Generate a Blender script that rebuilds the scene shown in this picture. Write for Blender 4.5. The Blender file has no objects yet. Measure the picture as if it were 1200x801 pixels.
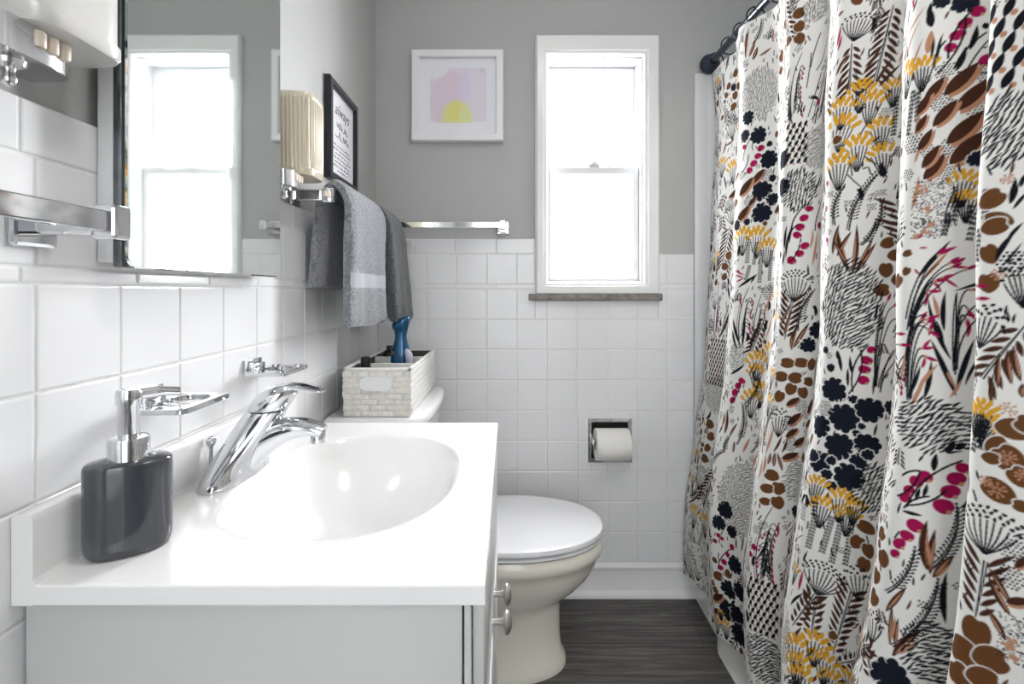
import bpy, bmesh, math, random
import numpy as np
from mathutils import Vector, Matrix

SC = bpy.context.scene
COL = SC.collection
PI = math.pi

# ---------------------------------------------------------------- materials
def nodes(name):
    m = bpy.data.materials.new(name); m.use_nodes = True
    nt = m.node_tree; b = nt.nodes['Principled BSDF']
    return m, nt, b

def mat(name, col, rough=.5, metal=0., spec=.5, noise=None, bump=None, var=0., coat=0., sheen=0., trans=0.):
    """plain principled material; noise = (scale, amount) colour variation, bump = (scale, strength)"""
    m, nt, b = nodes(name); N, L = nt.nodes, nt.links
    b.inputs['Base Color'].default_value = (*col, 1); b.inputs['Roughness'].default_value = rough
    b.inputs['Metallic'].default_value = metal; b.inputs['Specular IOR Level'].default_value = spec
    b.inputs['Coat Weight'].default_value = coat; b.inputs['Coat Roughness'].default_value = .06
    b.inputs['Sheen Weight'].default_value = sheen
    tc = N.new('ShaderNodeTexCoord')
    if noise:
        n = N.new('ShaderNodeTexNoise'); n.inputs['Scale'].default_value = noise[0]; n.inputs['Detail'].default_value = 5
        L.new(tc.outputs['Object'], n.inputs['Vector'])
        r = N.new('ShaderNodeMapRange'); r.inputs[1].default_value = .3; r.inputs[2].default_value = .7
        r.inputs[3].default_value = 1 - noise[1]; r.inputs[4].default_value = 1 + noise[1]
        L.new(n.outputs['Fac'], r.inputs[0])
        mx = N.new('ShaderNodeVectorMath'); mx.operation = 'SCALE'; mx.inputs[0].default_value = col
        L.new(r.outputs[0], mx.inputs['Scale']); L.new(mx.outputs[0], b.inputs['Base Color'])
    if bump:
        n = N.new('ShaderNodeTexNoise'); n.inputs['Scale'].default_value = bump[0]; n.inputs['Detail'].default_value = 3
        L.new(tc.outputs['Object'], n.inputs['Vector'])
        bp = N.new('ShaderNodeBump'); bp.inputs['Strength'].default_value = bump[1]; bp.inputs['Distance'].default_value = .002 if bump[1] < .9 else .006
        L.new(n.outputs['Fac'], bp.inputs['Height']); L.new(bp.outputs[0], b.inputs['Normal'])
    return m

M = {}
M['paint'] = mat('grey_wall_paint', (.44, .44, .435), .55, spec=.35, bump=(220, .05))
M['ceiling'] = mat('ceiling_paint', (.80, .80, .80), .8)
M['tile'] = mat('white_glazed_tile', (.79, .79, .80), .14, noise=(3, .02))
M['grout'] = mat('pale_grout', (.70, .70, .695), .8, noise=(60, .08))
M['trim'] = mat('white_gloss_paint', (.80, .80, .79), .3)
M['vinyl'] = mat('white_window_vinyl', (.72, .72, .73), .35)
M['cabinet'] = mat('white_cabinet_paint', (.55, .55, .543), .35, bump=(40, .03))
M['marble'] = mat('white_cultured_marble', (.86, .855, .85), .16, noise=(4, .015), coat=.4)
M['chrome'] = mat('chrome', (.70, .71, .73), .07, metal=1.)
M['satin'] = mat('worn_chrome', (.72, .72, .73), .16, metal=1., bump=(30, .06))
M['nickel'] = mat('brushed_nickel', (.55, .53, .50), .28, metal=1.)
M['ceramic_white'] = mat('white_porcelain', (.82, .82, .83), .10, coat=.3)
M['ceramic_cream'] = mat('cream_porcelain', (.86, .82, .715), .12, coat=.3, noise=(2, .03))
M['plastic_seat'] = mat('white_seat_plastic', (.84, .84, .86), .18)
M['charcoal'] = mat('charcoal_glaze', (.050, .053, .062), .10, coat=.4)
M['mirror'] = mat('mirror_silver', (.80, .84, .82), .035, metal=1.)
M['mirror_edge'] = mat('dark_mirror_edge', (.03, .045, .045), .1)
M['steel_white'] = mat('white_enamel_steel', (.72, .72, .72), .3)
M['steel_dark'] = mat('tarnished_grey_steel', (.17, .175, .19), .25, metal=.8, noise=(25, .4))
M['milk_glass'] = mat('white_milk_glass', (.64, .63, .61), .18, coat=.3)
M['porcelain_beige'] = mat('beige_porcelain', (.70, .60, .50), .3)
M['black_frame'] = mat('black_frame_lacquer', (.012, .013, .018), .3)
M['paper'] = mat('white_paper', (.80, .80, .84), .6)
M['ink'] = mat('black_ink', (.07, .07, .08), .7)
M['white_frame'] = mat('white_frame_lacquer', (.80, .80, .81), .35)
M['terry'] = mat('grey_terry', (.225, .232, .252), .95, spec=.1, noise=(170, .42), bump=(230, 1.0), sheen=.5)
M['terry_band'] = mat('grey_terry_band', (.33, .34, .37), .8, spec=.2, noise=(500, .10), bump=(600, .3), sheen=.3)
M['terry_dark'] = mat('dark_grey_terry', (.080, .087, .100), .95, spec=.1, noise=(170, .42), bump=(230, 1.0), sheen=.5)
M['blue'] = mat('teal_blue_plastic', (.006, .085, .20), .18, metal=.35, coat=.4)
M['lilac'] = mat('lilac_plastic', (.58, .56, .70), .3)
M['black'] = mat('black_plastic', (.012, .012, .014), .35)
M['lining'] = mat('dark_basket_lining', (.075, .07, .065), .9, bump=(200, .5))
M['weave'] = mat('cream_paper_weave', (.74, .715, .66), .75, noise=(70, .13), bump=(260, .22))
M['weave_light'] = mat('pale_paper_weave', (.78, .77, .74), .7, noise=(70, .06), bump=(260, .2))
M['tissue'] = mat('toilet_tissue', (.80, .785, .75), .95, bump=(150, .25))
M['card'] = mat('cardboard', (.35, .26, .17), .9)
M['recess'] = mat('dull_recess_steel', (.16, .155, .15), .35, metal=.7)
M['rod'] = mat('dark_navy_rod', (.018, .026, .045), .25, metal=.3, coat=.3)
M['tub'] = mat('white_tub_enamel', (.78, .78, .76), .15)
M['surround'] = mat('white_surround_panel', (.70, .71, .72), .28)
M['stone'] = mat('grey_brown_marble_sill', (.20, .175, .16), .35, noise=(45, .35))
M['lamp'] = mat('lamp_opal', (.85, .85, .83), .3)

# ribbed cream glass
m, nt, b = nodes('ribbed_cream_glass'); M['ribbed'] = m
b.inputs['Base Color'].default_value = (.66, .59, .45, 1); b.inputs['Roughness'].default_value = .12
b.inputs['Transmission Weight'].default_value = .12; b.inputs['Coat Weight'].default_value = .5

# window pane: clear glass that lets daylight straight through
m, nt, b = nodes('window_glass'); M['glass'] = m
nt.nodes.remove(b); out = nt.nodes['Material Output']
tr = nt.nodes.new('ShaderNodeBsdfTransparent'); gl = nt.nodes.new('ShaderNodeBsdfGlossy'); gl.inputs['Roughness'].default_value = .02
mx = nt.nodes.new('ShaderNodeMixShader'); mx.inputs[0].default_value = .05
nt.links.new(tr.outputs[0], mx.inputs[1]); nt.links.new(gl.outputs[0], mx.inputs[2]); nt.links.new(mx.outputs[0], out.inputs[0])

# dark wood-look vinyl planks running across the room
m, nt, b = nodes('dark_wood_planks'); M['floor'] = m
N, L = nt.nodes, nt.links
tc = N.new('ShaderNodeTexCoord'); mp = N.new('ShaderNodeMapping'); L.new(tc.outputs['Object'], mp.inputs[0])
br = N.new('ShaderNodeTexBrick'); br.inputs['Scale'].default_value = 1; br.inputs['Brick Width'].default_value = 1.2; br.inputs['Row Height'].default_value = .152
br.inputs['Mortar Size'].default_value = .0012; br.inputs['Color1'].default_value = (.75, .75, .75, 1); br.inputs['Color2'].default_value = (1.15, 1.15, 1.15, 1); br.inputs['Mortar'].default_value = (.3, .3, .3, 1)
L.new(mp.outputs[0], br.inputs['Vector'])
mp2 = N.new('ShaderNodeMapping'); mp2.inputs['Scale'].default_value = (2.5, 46, 1); L.new(tc.outputs['Object'], mp2.inputs[0])
n1 = N.new('ShaderNodeTexNoise'); n1.inputs['Scale'].default_value = 1.6; n1.inputs['Detail'].default_value = 9; n1.inputs['Roughness'].default_value = .68; n1.inputs['Distortion'].default_value = .5
L.new(mp2.outputs[0], n1.inputs['Vector'])
cr = N.new('ShaderNodeValToRGB'); e = cr.color_ramp.elements
e[0].position = .30; e[0].color = (.032, .030, .029, 1); e[1].position = .74; e[1].color = (.24, .225, .212, 1)
k = cr.color_ramp.elements.new(.52); k.color = (.118, .108, .102, 1)
L.new(n1.outputs['Fac'], cr.inputs[0])
mu = N.new('ShaderNodeMixRGB'); mu.blend_type = 'MULTIPLY'; mu.inputs[0].default_value = 1
L.new(cr.outputs[0], mu.inputs[1]); L.new(br.outputs['Color'], mu.inputs[2]); L.new(mu.outputs[0], b.inputs['Base Color'])
b.inputs['Roughness'].default_value = .38; b.inputs['Specular IOR Level'].default_value = .4
bp = N.new('ShaderNodeBump'); bp.inputs['Strength'].default_value = .25; bp.inputs['Distance'].default_value = .001
L.new(n1.outputs['Fac'], bp.inputs['Height']); L.new(bp.outputs[0], b.inputs['Normal'])

def printed(name, rough, transl):
    """cloth or paper whose ink colours are stored on the mesh"""
    m, nt, b = nodes(name); N, L = nt.nodes, nt.links
    at = N.new('ShaderNodeAttribute'); at.attribute_name = 'ink'
    L.new(at.outputs['Color'], b.inputs['Base Color']); b.inputs['Roughness'].default_value = rough; b.inputs['Specular IOR Level'].default_value = .15
    if transl:
        t = N.new('ShaderNodeBsdfTranslucent'); L.new(at.outputs['Color'], t.inputs['Color'])
        mx = N.new('ShaderNodeMixShader'); mx.inputs[0].default_value = transl
        L.new(b.outputs[0], mx.inputs[1]); L.new(t.outputs[0], mx.inputs[2]); L.new(mx.outputs[0], N['Material Output'].inputs[0])
    return m
M['curtain'] = printed('printed_cotton', .9, .22)
M['print'] = printed('printed_art_paper', .6, 0)

# ---------------------------------------------------------------- mesh helpers
def obj(name, bm, m, parent=None, smooth=40, kind=None, label=None):
    me = bpy.data.meshes.new(name)
    if isinstance(bm, tuple):
        me.from_pydata([tuple(v) for v in bm[0]], [], bm[1])
    else:
        bmesh.ops.recalc_face_normals(bm, faces=bm.faces[:]); bm.to_mesh(me); bm.free()
    for k in (m if isinstance(m, (list, tuple)) else [m]): me.materials.append(M[k])
    if smooth:
        me.polygons.foreach_set('use_smooth', [True] * len(me.polygons)); me.set_sharp_from_angle(angle=math.radians(smooth))
    o = bpy.data.objects.new(name, me); COL.objects.link(o)
    if parent:
        o.parent = parent; o.matrix_parent_inverse = Matrix.Translation(-Vector(parent.location))
    if kind: o['kind'] = kind
    if label: o['label'] = label
    return o

def tag(o, label, cat, group=None):
    o['label'] = label; o['category'] = cat
    if group: o['group'] = group
    return o

def thing(name, label, cat, loc, group=None):
    o = bpy.data.objects.new(name, None); COL.objects.link(o); o.location = loc; o.empty_display_size = .05
    return tag(o, label, cat, group)

def struct(name, bm, m, smooth=0):
    return obj(name, bm, m, None, smooth, 'structure')

def add(bm, verts, faces):
    vs = [bm.verts.new(v) for v in verts]
    for f in faces:
        try: bm.faces.new([vs[i] for i in f])
        except ValueError: pass
    return vs

def box(bm, x0, x1, y0, y1, z0, z1, bev=0., seg=2):
    t = bmesh.new()
    bmesh.ops.create_cube(t, size=1)
    for v in t.verts: v.co = ((x0 + x1) / 2 + v.co.x * (x1 - x0), (y0 + y1) / 2 + v.co.y * (y1 - y0), (z0 + z1) / 2 + v.co.z * (z1 - z0))
    if bev: bmesh.ops.bevel(t, geom=t.edges[:], offset=bev, segments=seg, profile=.5, affect='EDGES')
    me = bpy.data.meshes.new('t'); t.to_mesh(me); t.free(); bm.from_mesh(me); bpy.data.meshes.remove(me)
    return bm

def bx(*a, **k): return box(bmesh.new(), *a, **k)

def loft(bm, rings, cap=(True, True), closed=True):
    """skin a list of equally long point rings"""
    n = len(rings[0]); vs = [[bm.verts.new(p) for p in r] for r in rings]
    for a, b in zip(vs, vs[1:]):
        for i in range(n if closed else n - 1):
            j = (i + 1) % n
            bm.faces.new((a[i], a[j], b[j], b[i]))
    if cap[0]: bm.faces.new(vs[0][::-1])
    if cap[1]: bm.faces.new(vs[-1])
    return bm

def sup(a, b, n, p=2., ph=0.):
    """superellipse outline"""
    out = []
    for i in range(n):
        t = 2 * PI * i / n + ph; c, s = math.cos(t), math.sin(t)
        out.append((a * math.copysign(abs(c) ** (2 / p), c), b * math.copysign(abs(s) ** (2 / p), s)))
    return out

def tube(bm, path, rad, n=16, up=(0, 0, 1), flat=1., cap=(True, True)):
    """round or flattened tube along a path; rad may vary"""
    path = [Vector(p) for p in path]; rings = []
    if not hasattr(rad, '__len__'): rad = [rad] * len(path)
    if not hasattr(flat, '__len__'): flat = [flat] * len(path)
    for i, p in enumerate(path):
        t = (path[min(i + 1, len(path) - 1)] - path[max(i - 1, 0)]).normalized()
        s = t.cross(Vector(up))
        s = s.normalized() if s.length > 1e-4 else Vector((1, 0, 0))
        w = s.cross(t).normalized()
        rings.append([p + s * rad[i] * math.cos(a) + w * rad[i] * flat[i] * math.sin(a) for a in [2 * PI * k / n for k in range(n)]])
    return loft(bm, rings, cap)

def lathe(bm, prof, c, axis='z', n=32, cap=(True, True)):
    """prof = [(radius, height)]"""
    rings = []
    for r, h in prof:
        ring = []
        for k in range(n):
            a = 2 * PI * k / n; u, v = r * math.cos(a), r * math.sin(a)
            ring.append(Vector(c) + Vector({'z': (u, v, h), 'x': (h, u, v), 'y': (u, h, v)}[axis]))
        rings.append(ring)
    return loft(bm, rings, cap)

def extrude(bm, pts, lo, hi, axis='y', bev=0.):
    """closed outline pulled along an axis: pts are the two other coordinates in order"""
    mk = {'y': lambda p, h: (p[0], h, p[1]), 'z': lambda p, h: (p[0], p[1], h), 'x': lambda p, h: (h, p[0], p[1])}[axis]
    return loft(bm, [[mk(p, lo) for p in pts], [mk(p, hi) for p in pts]])

def spline(pts, n=8):
    """Catmull-Rom through points"""
    P = [Vector(p) for p in pts]; P = [2 * P[0] - P[1]] + P + [2 * P[-1] - P[-2]]; out = []
    for i in range(1, len(P) - 2):
        for k in range(n):
            t = k / n
            out.append(.5 * (2 * P[i] + (P[i + 1] - P[i - 1]) * t + (2 * P[i - 1] - 5 * P[i] + 4 * P[i + 1] - P[i + 2]) * t * t + (-P[i - 1] + 3 * P[i] - 3 * P[i + 1] + P[i + 2]) * t ** 3))
    return out + [P[-2]]

def cut(rects, hole):
    """rectangles (a0,b0,a1,b1) minus one rectangular hole"""
    out = []
    h0, g0, h1, g1 = hole
    for a0, b0, a1, b1 in rects:
        if h0 >= a1 or h1 <= a0 or g0 >= b1 or g1 <= b0: out.append((a0, b0, a1, b1)); continue
        if a0 < h0: out.append((a0, b0, h0, b1))
        if h1 < a1: out.append((h1, b0, a1, b1))
        m0, m1 = max(a0, h0), min(a1, h1)
        if b0 < g0: out.append((m0, b0, m1, g0))
        if g1 < b1: out.append((m0, g1, m1, b1))
    return [r for r in out if r[2] - r[0] > .002 and r[3] - r[1] > .002]
P_WIN, P_CEIL_FILL, P_HALL_FILL, P_SKY, EXPO = 135., 6.5, 6., 8., 0.05
# ---------------------------------------------------------------- the room
WL, WB, WR, WF, CEIL = -.474, 1.763, 1.46, -1.05, 2.42     # wall faces
WIN = (.137, 1.110, .477, 1.913)                            # window opening  x0 z0 x1 z1
TPH = (.291, .486, .425, .620)                              # toilet paper niche
rnd = random.Random(4)

struct('floor', bx(WL - .1, WR + .1, WF - 1.2, WB + .1, -.08, 0), 'floor')
struct('ceiling', bx(WL - .1, WR + .1, WF - .1, WB + .16, CEIL, CEIL + .08), 'ceiling')
struct('wall_left', bx(WL - .1, WL, WF - .1, WB + .16, 0, CEIL), 'paint')
struct('wall_right', bx(WR, WR + .1, WF - .1, WB + .16, 0, CEIL), 'paint')
bm = bmesh.new()
for a0, b0, a1, b1 in cut(cut([(WL, 0, WR, CEIL)], WIN), TPH): box(bm, a0, a1, WB, WB + .15, b0, b1)
box(bm, TPH[0] - .01, TPH[2] + .01, WB + .07, WB + .15, TPH[1] - .01, TPH[3] + .01)
wall_back = struct('wall_back', bm, 'paint')
DOOR = (-.30, 0, .46, 2.03)
bm = bmesh.new()
for a0, b0, a1, b1 in cut([(WL, 0, WR, CEIL)], DOOR): box(bm, a0, a1, WF - .1, WF, b0, b1)
struct('wall_front', bm, 'paint')
bm = bmesh.new()                                             # painted casing round the doorway behind the camera
for a0, b0, a1, b1 in cut([(DOOR[0] - .07, 0, DOOR[2] + .07, DOOR[3] + .07)], DOOR): box(bm, a0, a1, WF + .001, WF + .02, b0, b1, .004)
struct('door_1', bm, 'trim', 30)
bm = bmesh.new()                                             # hallway beyond the doorway
box(bm, WL - .1, WR + .1, WF - 1.3, WF - 1.2, 0, CEIL)
struct('wall_hallway', bm, 'ceiling')

# wall tiles: pillowed slabs with grout between
def tiles(name, root, rects, to3, seed):
    r = random.Random(seed); bm = bmesh.new()
    for a0, b0, a1, b1 in rects:
        g = .0008; a0 += g; b0 += g; a1 -= g; b1 -= g
        if a1 - a0 < .006 or b1 - b0 < .006: continue
        rings = []
        ta, tb = r.uniform(-.0035, .0035), r.uniform(-.0035, .0035)
        ca, cb = (a0 + a1) / 2, (b0 + b1) / 2
        for ins, d in ((0, .002), (0, .0080), (.0004, .0090), (.0012, .0096), (.0030, .0100)):
            rings.append([to3(a, b, d + (ta * (a - ca) + tb * (b - cb)) * (d > .006)) for a, b in ((a0 + ins, b0 + ins), (a1 - ins, b0 + ins), (a1 - ins, b1 - ins), (a0 + ins, b1 - ins))])
        loft(bm, rings, (False, True))
    return obj(name, bm, 'tile', root, 9)

H0, PZ_ = .12, .1075
rows = [(H0 + PZ_ * i, H0 + PZ_ * (i + 1)) for i in range(9)]       # up to 1.0875
STRIP, TOPROW, CAP = (1.0875, 1.1045), (1.1045, 1.212), (1.212, 1.266)

# left wall
y_start, y_end = -.9, WB - .001
def grid(start, pitch, lo, hi):
    k0 = math.floor((lo - start) / pitch); e = [start + pitch * (k0 + i) for i in range(int((hi - lo) / pitch) + 3)]
    return [(max(a, lo), min(b, hi)) for a, b in zip(e, e[1:]) if min(b, hi) - max(a, lo) > .004]
cols = grid(.4856, .1066, y_start, WB - .012)
cap_c = grid(.47, .149, y_start, WB - .012)
R_ = [(c[0], z[0], c[1], z[1]) for z in rows + [TOPROW] for c in cols]
R_ += [(c[0], STRIP[0], c[1], STRIP[1]) for c in cap_c] + [(c[0], CAP[0], c[1], CAP[1]) for c in cap_c]
wl = bpy.data.objects['wall_left']
obj('grout_bed', bx(WL, WL + .0088, y_start, WB - .001, H0, CAP[1] - .002), 'grout', wl, 0)
tiles('tile_wainscot', wl, R_, lambda a, b, d: (WL + d, a, b), 1)

# back wall (the top cap runs only left of the window, as in the photo)
xr = .656
cols = grid(.4565, .1068, WL + .0105, xr); cap_c = grid(.102, .146, WL + .0105, xr)
casing = (.094, 1.047, .532, 1.99)
def clear(R): return cut(cut(R, casing), TPH)
R_ = [(c[0], z[0], c[1], z[1]) for z in rows + [TOPROW] for c in cols] + [(c[0], STRIP[0], c[1], STRIP[1]) for c in cap_c]
R_ += [(c[0], CAP[0], c[1], CAP[1]) for c in cap_c if c[1] < .12]
bm = bmesh.new()
for a0, b0, a1, b1 in clear([(WL + .008, H0, xr, 1.211), (WL + .008, 1.211, .094, CAP[1] - .002)]): box(bm, a0, a1, WB - .0088, WB, b0, b1)
obj('grout_bed', bm, 'grout', wall_back, 0)
tiles('tile_wainscot', wall_back, clear(R_), lambda a, b, d: (a, WB - d, b), 2)

# baseboards: moulded profile with a shoe
prof = [(0, 0), (.026, 0), (.026, .006), (.023, .016), (.016, .022), (.014, .026), (.0135, .095), (.017, .099), (.0175, .106), (.012, .114), (.008, .12), (0, .12)]
bm = bmesh.new(); extrude(bm, [(WB - d, z) for d, z in prof], WL + .027, .66, 'x'); struct('baseboard_back', bm, 'trim', 35)
bm = bmesh.new(); extrude(bm, [(WL + d, z) for d, z in prof], 1.04, WB - .001, 'y'); struct('baseboard_left', bm, 'trim', 35)

# window
win = bpy.data.objects.new('window_1', None); COL.objects.link(win); win.location = (.307, WB, 1.51); win['kind'] = 'structure'
bm = bmesh.new()
OUT = (.094, 1.071, .532, 1.983)
def frame(bm, out, inn, y0, y1, bev=.004):
    """mitred frame: outer/inner x0 z0 x1 z1 between depths y0 (front) and y1"""
    o = [(out[0], out[1]), (out[2], out[1]), (out[2], out[3]), (out[0], out[3])]; i = [(inn[0], inn[1]), (inn[2], inn[1]), (inn[2], inn[3]), (inn[0], inn[3])]
    def off(q, d): return [(x + d * (1 if k in (0, 3) else -1), z + d * (1 if k in (0, 1) else -1)) for k, (x, z) in enumerate(q)]
    rings = [(o, y1), (o, y0 + bev), (off(o, bev), y0), (off(i, -bev), y0), (i, y0 + bev), (i, y1)]
    rings = [[(x, y, z) for x, z in q] for q, y in rings]
    loft(bm, rings + [rings[0]], (False, False))
    bmesh.ops.remove_doubles(bm, verts=bm.verts[:], dist=1e-6)
    return bm
frame(bm, OUT, WIN, WB - .022, WB + .002)
frame(bm, (OUT[0] + .004, OUT[1], OUT[2] - .004, OUT[3] - .004), (WIN[0] - .012, WIN[1] - .010, WIN[2] + .012, WIN[3] + .012), WB - .027, WB - .018, .003)
obj('casing', bm, 'trim', win, 30)
bm = bmesh.new(); frame(bm, (WIN[0] - .001, WIN[1] - .001, WIN[2] + .001, WIN[3] + .001), (WIN[0] + .006, WIN[1] + .006, WIN[2] - .006, WIN[3] - .006), WB + .002, WB + .149)
for x0, x1 in ((WIN[0] + .005, WIN[0] + .012), (WIN[2] - .012, WIN[2] - .005)): box(bm, x0, x1, WB + .052, WB + .062, WIN[1], WIN[3], .002)
obj('jamb', bm, 'vinyl', win, 30)
Zm = 1.520
up = obj('upper_sash', frame(bmesh.new(), (.1435, 1.497, .4705, 1.906), (.181, 1.530, .433, 1.868), WB + .066, WB + .098), 'vinyl', win, 30)
lo = obj('lower_sash', frame(bmesh.new(), (.1435, 1.117, .4705, 1.530), (.170, 1.147, .444, 1.500), WB + .022, WB + .052), 'vinyl', win, 30)
for s, q, y in ((up, (.180, 1.529, .434, 1.869), .082), (lo, (.169, 1.146, .445, 1.501), .037)):
    obj('pane', bx(q[0], q[2], WB + y, WB + y + .004, q[1], q[3]), 'glass', s, 0)
bm = bmesh.new(); box(bm, .29, .33, WB + .022, WB + .046, 1.530, 1.541, .003); box(bm, .300, .32, WB + .012, WB + .03, 1.536, 1.546, .003)
obj('latch', bm, 'vinyl', win, 30)
obj('sill', bx(.071, .539, WB - .036, WB + .001, 1.047, 1.0715, .004), 'stone', win, 30)

# tub alcove: moulded surround on the back and right walls
bm = bmesh.new()
box(bm, .658, .704, WB - .0145, WB + .0, .0, 1.85, .003, 2)
box(bm, .70, WR - .012, WB - .014, WB, .40, 1.85, .004)
struct('trim_1', bm, 'surround', 40)
struct('trim_2', bx(WR - .012, WR, .24, WB - .014, .40, 1.85, .004), 'surround', 40)
# ---------------------------------------------------------------- vanity
VY0, VY1, VX1, VZ = .461, 1.035, -.0219, .806        # top: near edge, far edge, front edge, height
WT = WL + .0102                                       # face of the wall tile
van = thing('vanity_cabinet', 'white painted vanity cabinet with two round nickel knobs under the sink', 'cabinet', (-.24, .748, 0))
bm = bmesh.new()
bm.free()
for y0, y1 in ((VY0 + .012, VY0 + .028), (VY1 - .028, VY1 - .012)): obj('side_panel', bx(WT + .002, -.0445, y0, y1, .0, VZ - .0195, .0015), 'cabinet', van, 30)
obj('bottom_panel', bx(WT + .002, -.0445, VY0 + .028, VY1 - .028, .09, .106), 'cabinet', van, 30)
obj('back_panel', bx(WT + .002, WT + .008, VY0 + .028, VY1 - .028, .106, VZ - .0195), 'cabinet', van, 30)
bm = bmesh.new()
frame_r = [(VY0 + .012, .09, VY0 + .05, VZ - .0195), (VY1 - .05, .09, VY1 - .012, VZ - .0195), (VY0 + .05, .75, VY1 - .05, VZ - .0195), (VY0 + .05, .09, VY1 - .05, .125)]
for a0, b0, a1, b1 in frame_r: box(bm, -.0425, -.036, a0, a1, b0, b1, .001)
obj('face_frame', bm, 'cabinet', van, 30)
obj('toe_kick', bx(WT + .002, -.10, VY0 + .029, VY1 - .029, 0, .089), 'cabinet', van, 0)
for y0, y1, ky in ((VY0 + .024, .7465, .714), (.7495, VY1 - .024, .780)):
    bm = bmesh.new(); box(bm, -.0355, -.0235, y0, y1, .115, .640, .003)
    box(bm, -.0240, -.0215, y0 + .045, y1 - .045, .16, .595, .0022)
    d = obj('door', bm, 'cabinet', van, 30)
    bm = bmesh.new(); lathe(bm, [(.004, -.0235), (.0045, -.012), (.0055, -.0085), (.0135, -.0065), (.0158, -.0035), (.0150, .000), (.0105, .0032), (.004, .0045), (.0003, .0047)], (0, ky, .585 + .018), 'x')
    obj('knob', bm, 'nickel', d, 50, label='round brushed nickel knob')
bm = bmesh.new(); box(bm, -.0355, -.0235, VY0 + .024, VY1 - .024, .650, VZ - .030, .003); obj('false_drawer_front', bm, 'cabinet', van, 30)

# cultured marble top with moulded basin, cove and backsplash
top = thing('sink_countertop', 'glossy white moulded vanity top with oval basin and low backsplash', 'sink', (-.24, .748, VZ))
BC, BA, BB = (-.236, .741), .154, .190
XB = WT + .0205
def depth(x, y):
    dx, dy = (x - BC[0]) / BA, (y - BC[1]) / BB
    if dx < 0: dx *= 1 + .10 * (1 - min(1, abs(dy)))       # flatter side towards the taps
    r = (abs(dx) ** 2.35 + abs(dy) ** 2.35) ** (1 / 2.35)
    z = 0.
    if r < 1.045:
        t = max(0, min(1, (1.045 - r) / .9)); z = -.118 * (1 - (1 - t) ** 2.3) * min(1, t / .12) ** .55
    d = x - XB
    if d < .005: z += .005 - math.sqrt(max(0, .005 ** 2 - (.005 - d) ** 2))
    return z
nx, ny = 150, 190
xs = [XB + (VX1 - .004 - XB) * (i / nx) for i in range(nx + 1)]; ys = [VY0 + .004 + (VY1 - VY0 - .008) * j / ny for j in range(ny + 1)]
V = [(x, y, VZ + depth(x, y)) for x in xs for y in ys]
F = [(i * (ny + 1) + j, (i + 1) * (ny + 1) + j, (i + 1) * (ny + 1) + j + 1, i * (ny + 1) + j + 1) for i in range(nx) for j in range(ny)]
bm = bmesh.new(); add(bm, V, F); bm.verts.ensure_lookup_table()
# rounded edge and skirt: near side, front, far side
path = [0 + i * (ny + 1) for i in range(nx + 1)] + [nx * (ny + 1) + j for j in range(1, ny + 1)] + [i * (ny + 1) + ny for i in range(nx - 1, -1, -1)]
def outward(x, y):
    return (1 if x > VX1 - .006 else 0, -1 if y < VY0 + .006 else (1 if y > VY1 - .006 else 0))
prev = [bm.verts[k] for k in path]
for o, dz in ((.0030, -.0003), (.004, -.0014), (.004, -.018), (.0034, -.019), (-.02, -.019)):
    cur = []
    for k in path:
        x, y, z = V[k]; ox, oy = outward(x, y); cur.append(bm.verts.new((x + ox * o, y + oy * o, (z if dz > -.002 and x < XB + .005 else min(z, VZ)) + dz)))
    for a, b, c, d in zip(prev, prev[1:], cur[1:], cur): bm.faces.new((a, b, c, d))
    prev = cur
# underside, with the bowl hanging below the slab
V2 = [(x, y, VZ - .019 + min(0, depth(x, y)) * (x > XB + .006)) for x in xs for y in ys]
under = add(bm, V2, [f[::-1] for f in F])
P2 = [under[k] for k in path]
for a, b, c, d in zip(prev, prev[1:], P2[1:], P2): bm.faces.new((a, b, c, d))
obj('basin_top', bm, 'marble', top, 30)
bm = bmesh.new(); extrude(bm, [(WT + .0004, VZ - .019), (WT + .0004, VZ + .062), (WT + .0015, VZ + .0650), (WT + .0040, VZ + .066), (XB - .006, VZ + .066), (XB - .0025, VZ + .0648), (XB - .0005, VZ + .062), (XB, VZ + .058), (XB, VZ - .019)], VY0, VY1, 'y'); obj('backsplash', bm, 'marble', top, 30)
bm = bmesh.new(); lathe(bm, [(.0, -.1165), (.021, -.1165), (.023, -.1150), (.021, -.1135), (.016, -.1135), (.014, -.115), (.0002, -.1145)], (BC[0] - .01, BC[1], VZ), n=28); obj('drain', bm, 'chrome', top, 40, label='round chrome basin drain')

# ---------------------------------------------------------------- tap
FY = .741
fa = thing('faucet', 'single-lever chrome mixer tap standing behind the basin', 'faucet', (-.405, FY, VZ + .0005))
def stad(cx, cz, ly, wx, n=40, p=2.3):
    return [(cx + b, FY + a, cz) for a, b in sup(ly, wx, n, p)]
hs = [(0, -.4075, .077, .0290), (.004, -.4075, .0775, .0292), (.010, -.407, .074, .0285), (.017, -.4055, .066, .0275), (.028, -.4015, .0570, .0280), (.040, -.396, .0470, .0290), (.054, -.388, .0385, .0295), (.068, -.380, .0330, .0295), (.080, -.372, .0305, .0292), (.092, -.364, .0290, .0285), (.0965, -.3612, .0278, .0272)]
bm = bmesh.new(); loft(bm, [stad(c, VZ + .0005 + h, l, w) for h, c, l, w in hs]); obj('body', bm, 'chrome', fa, 60)
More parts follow.
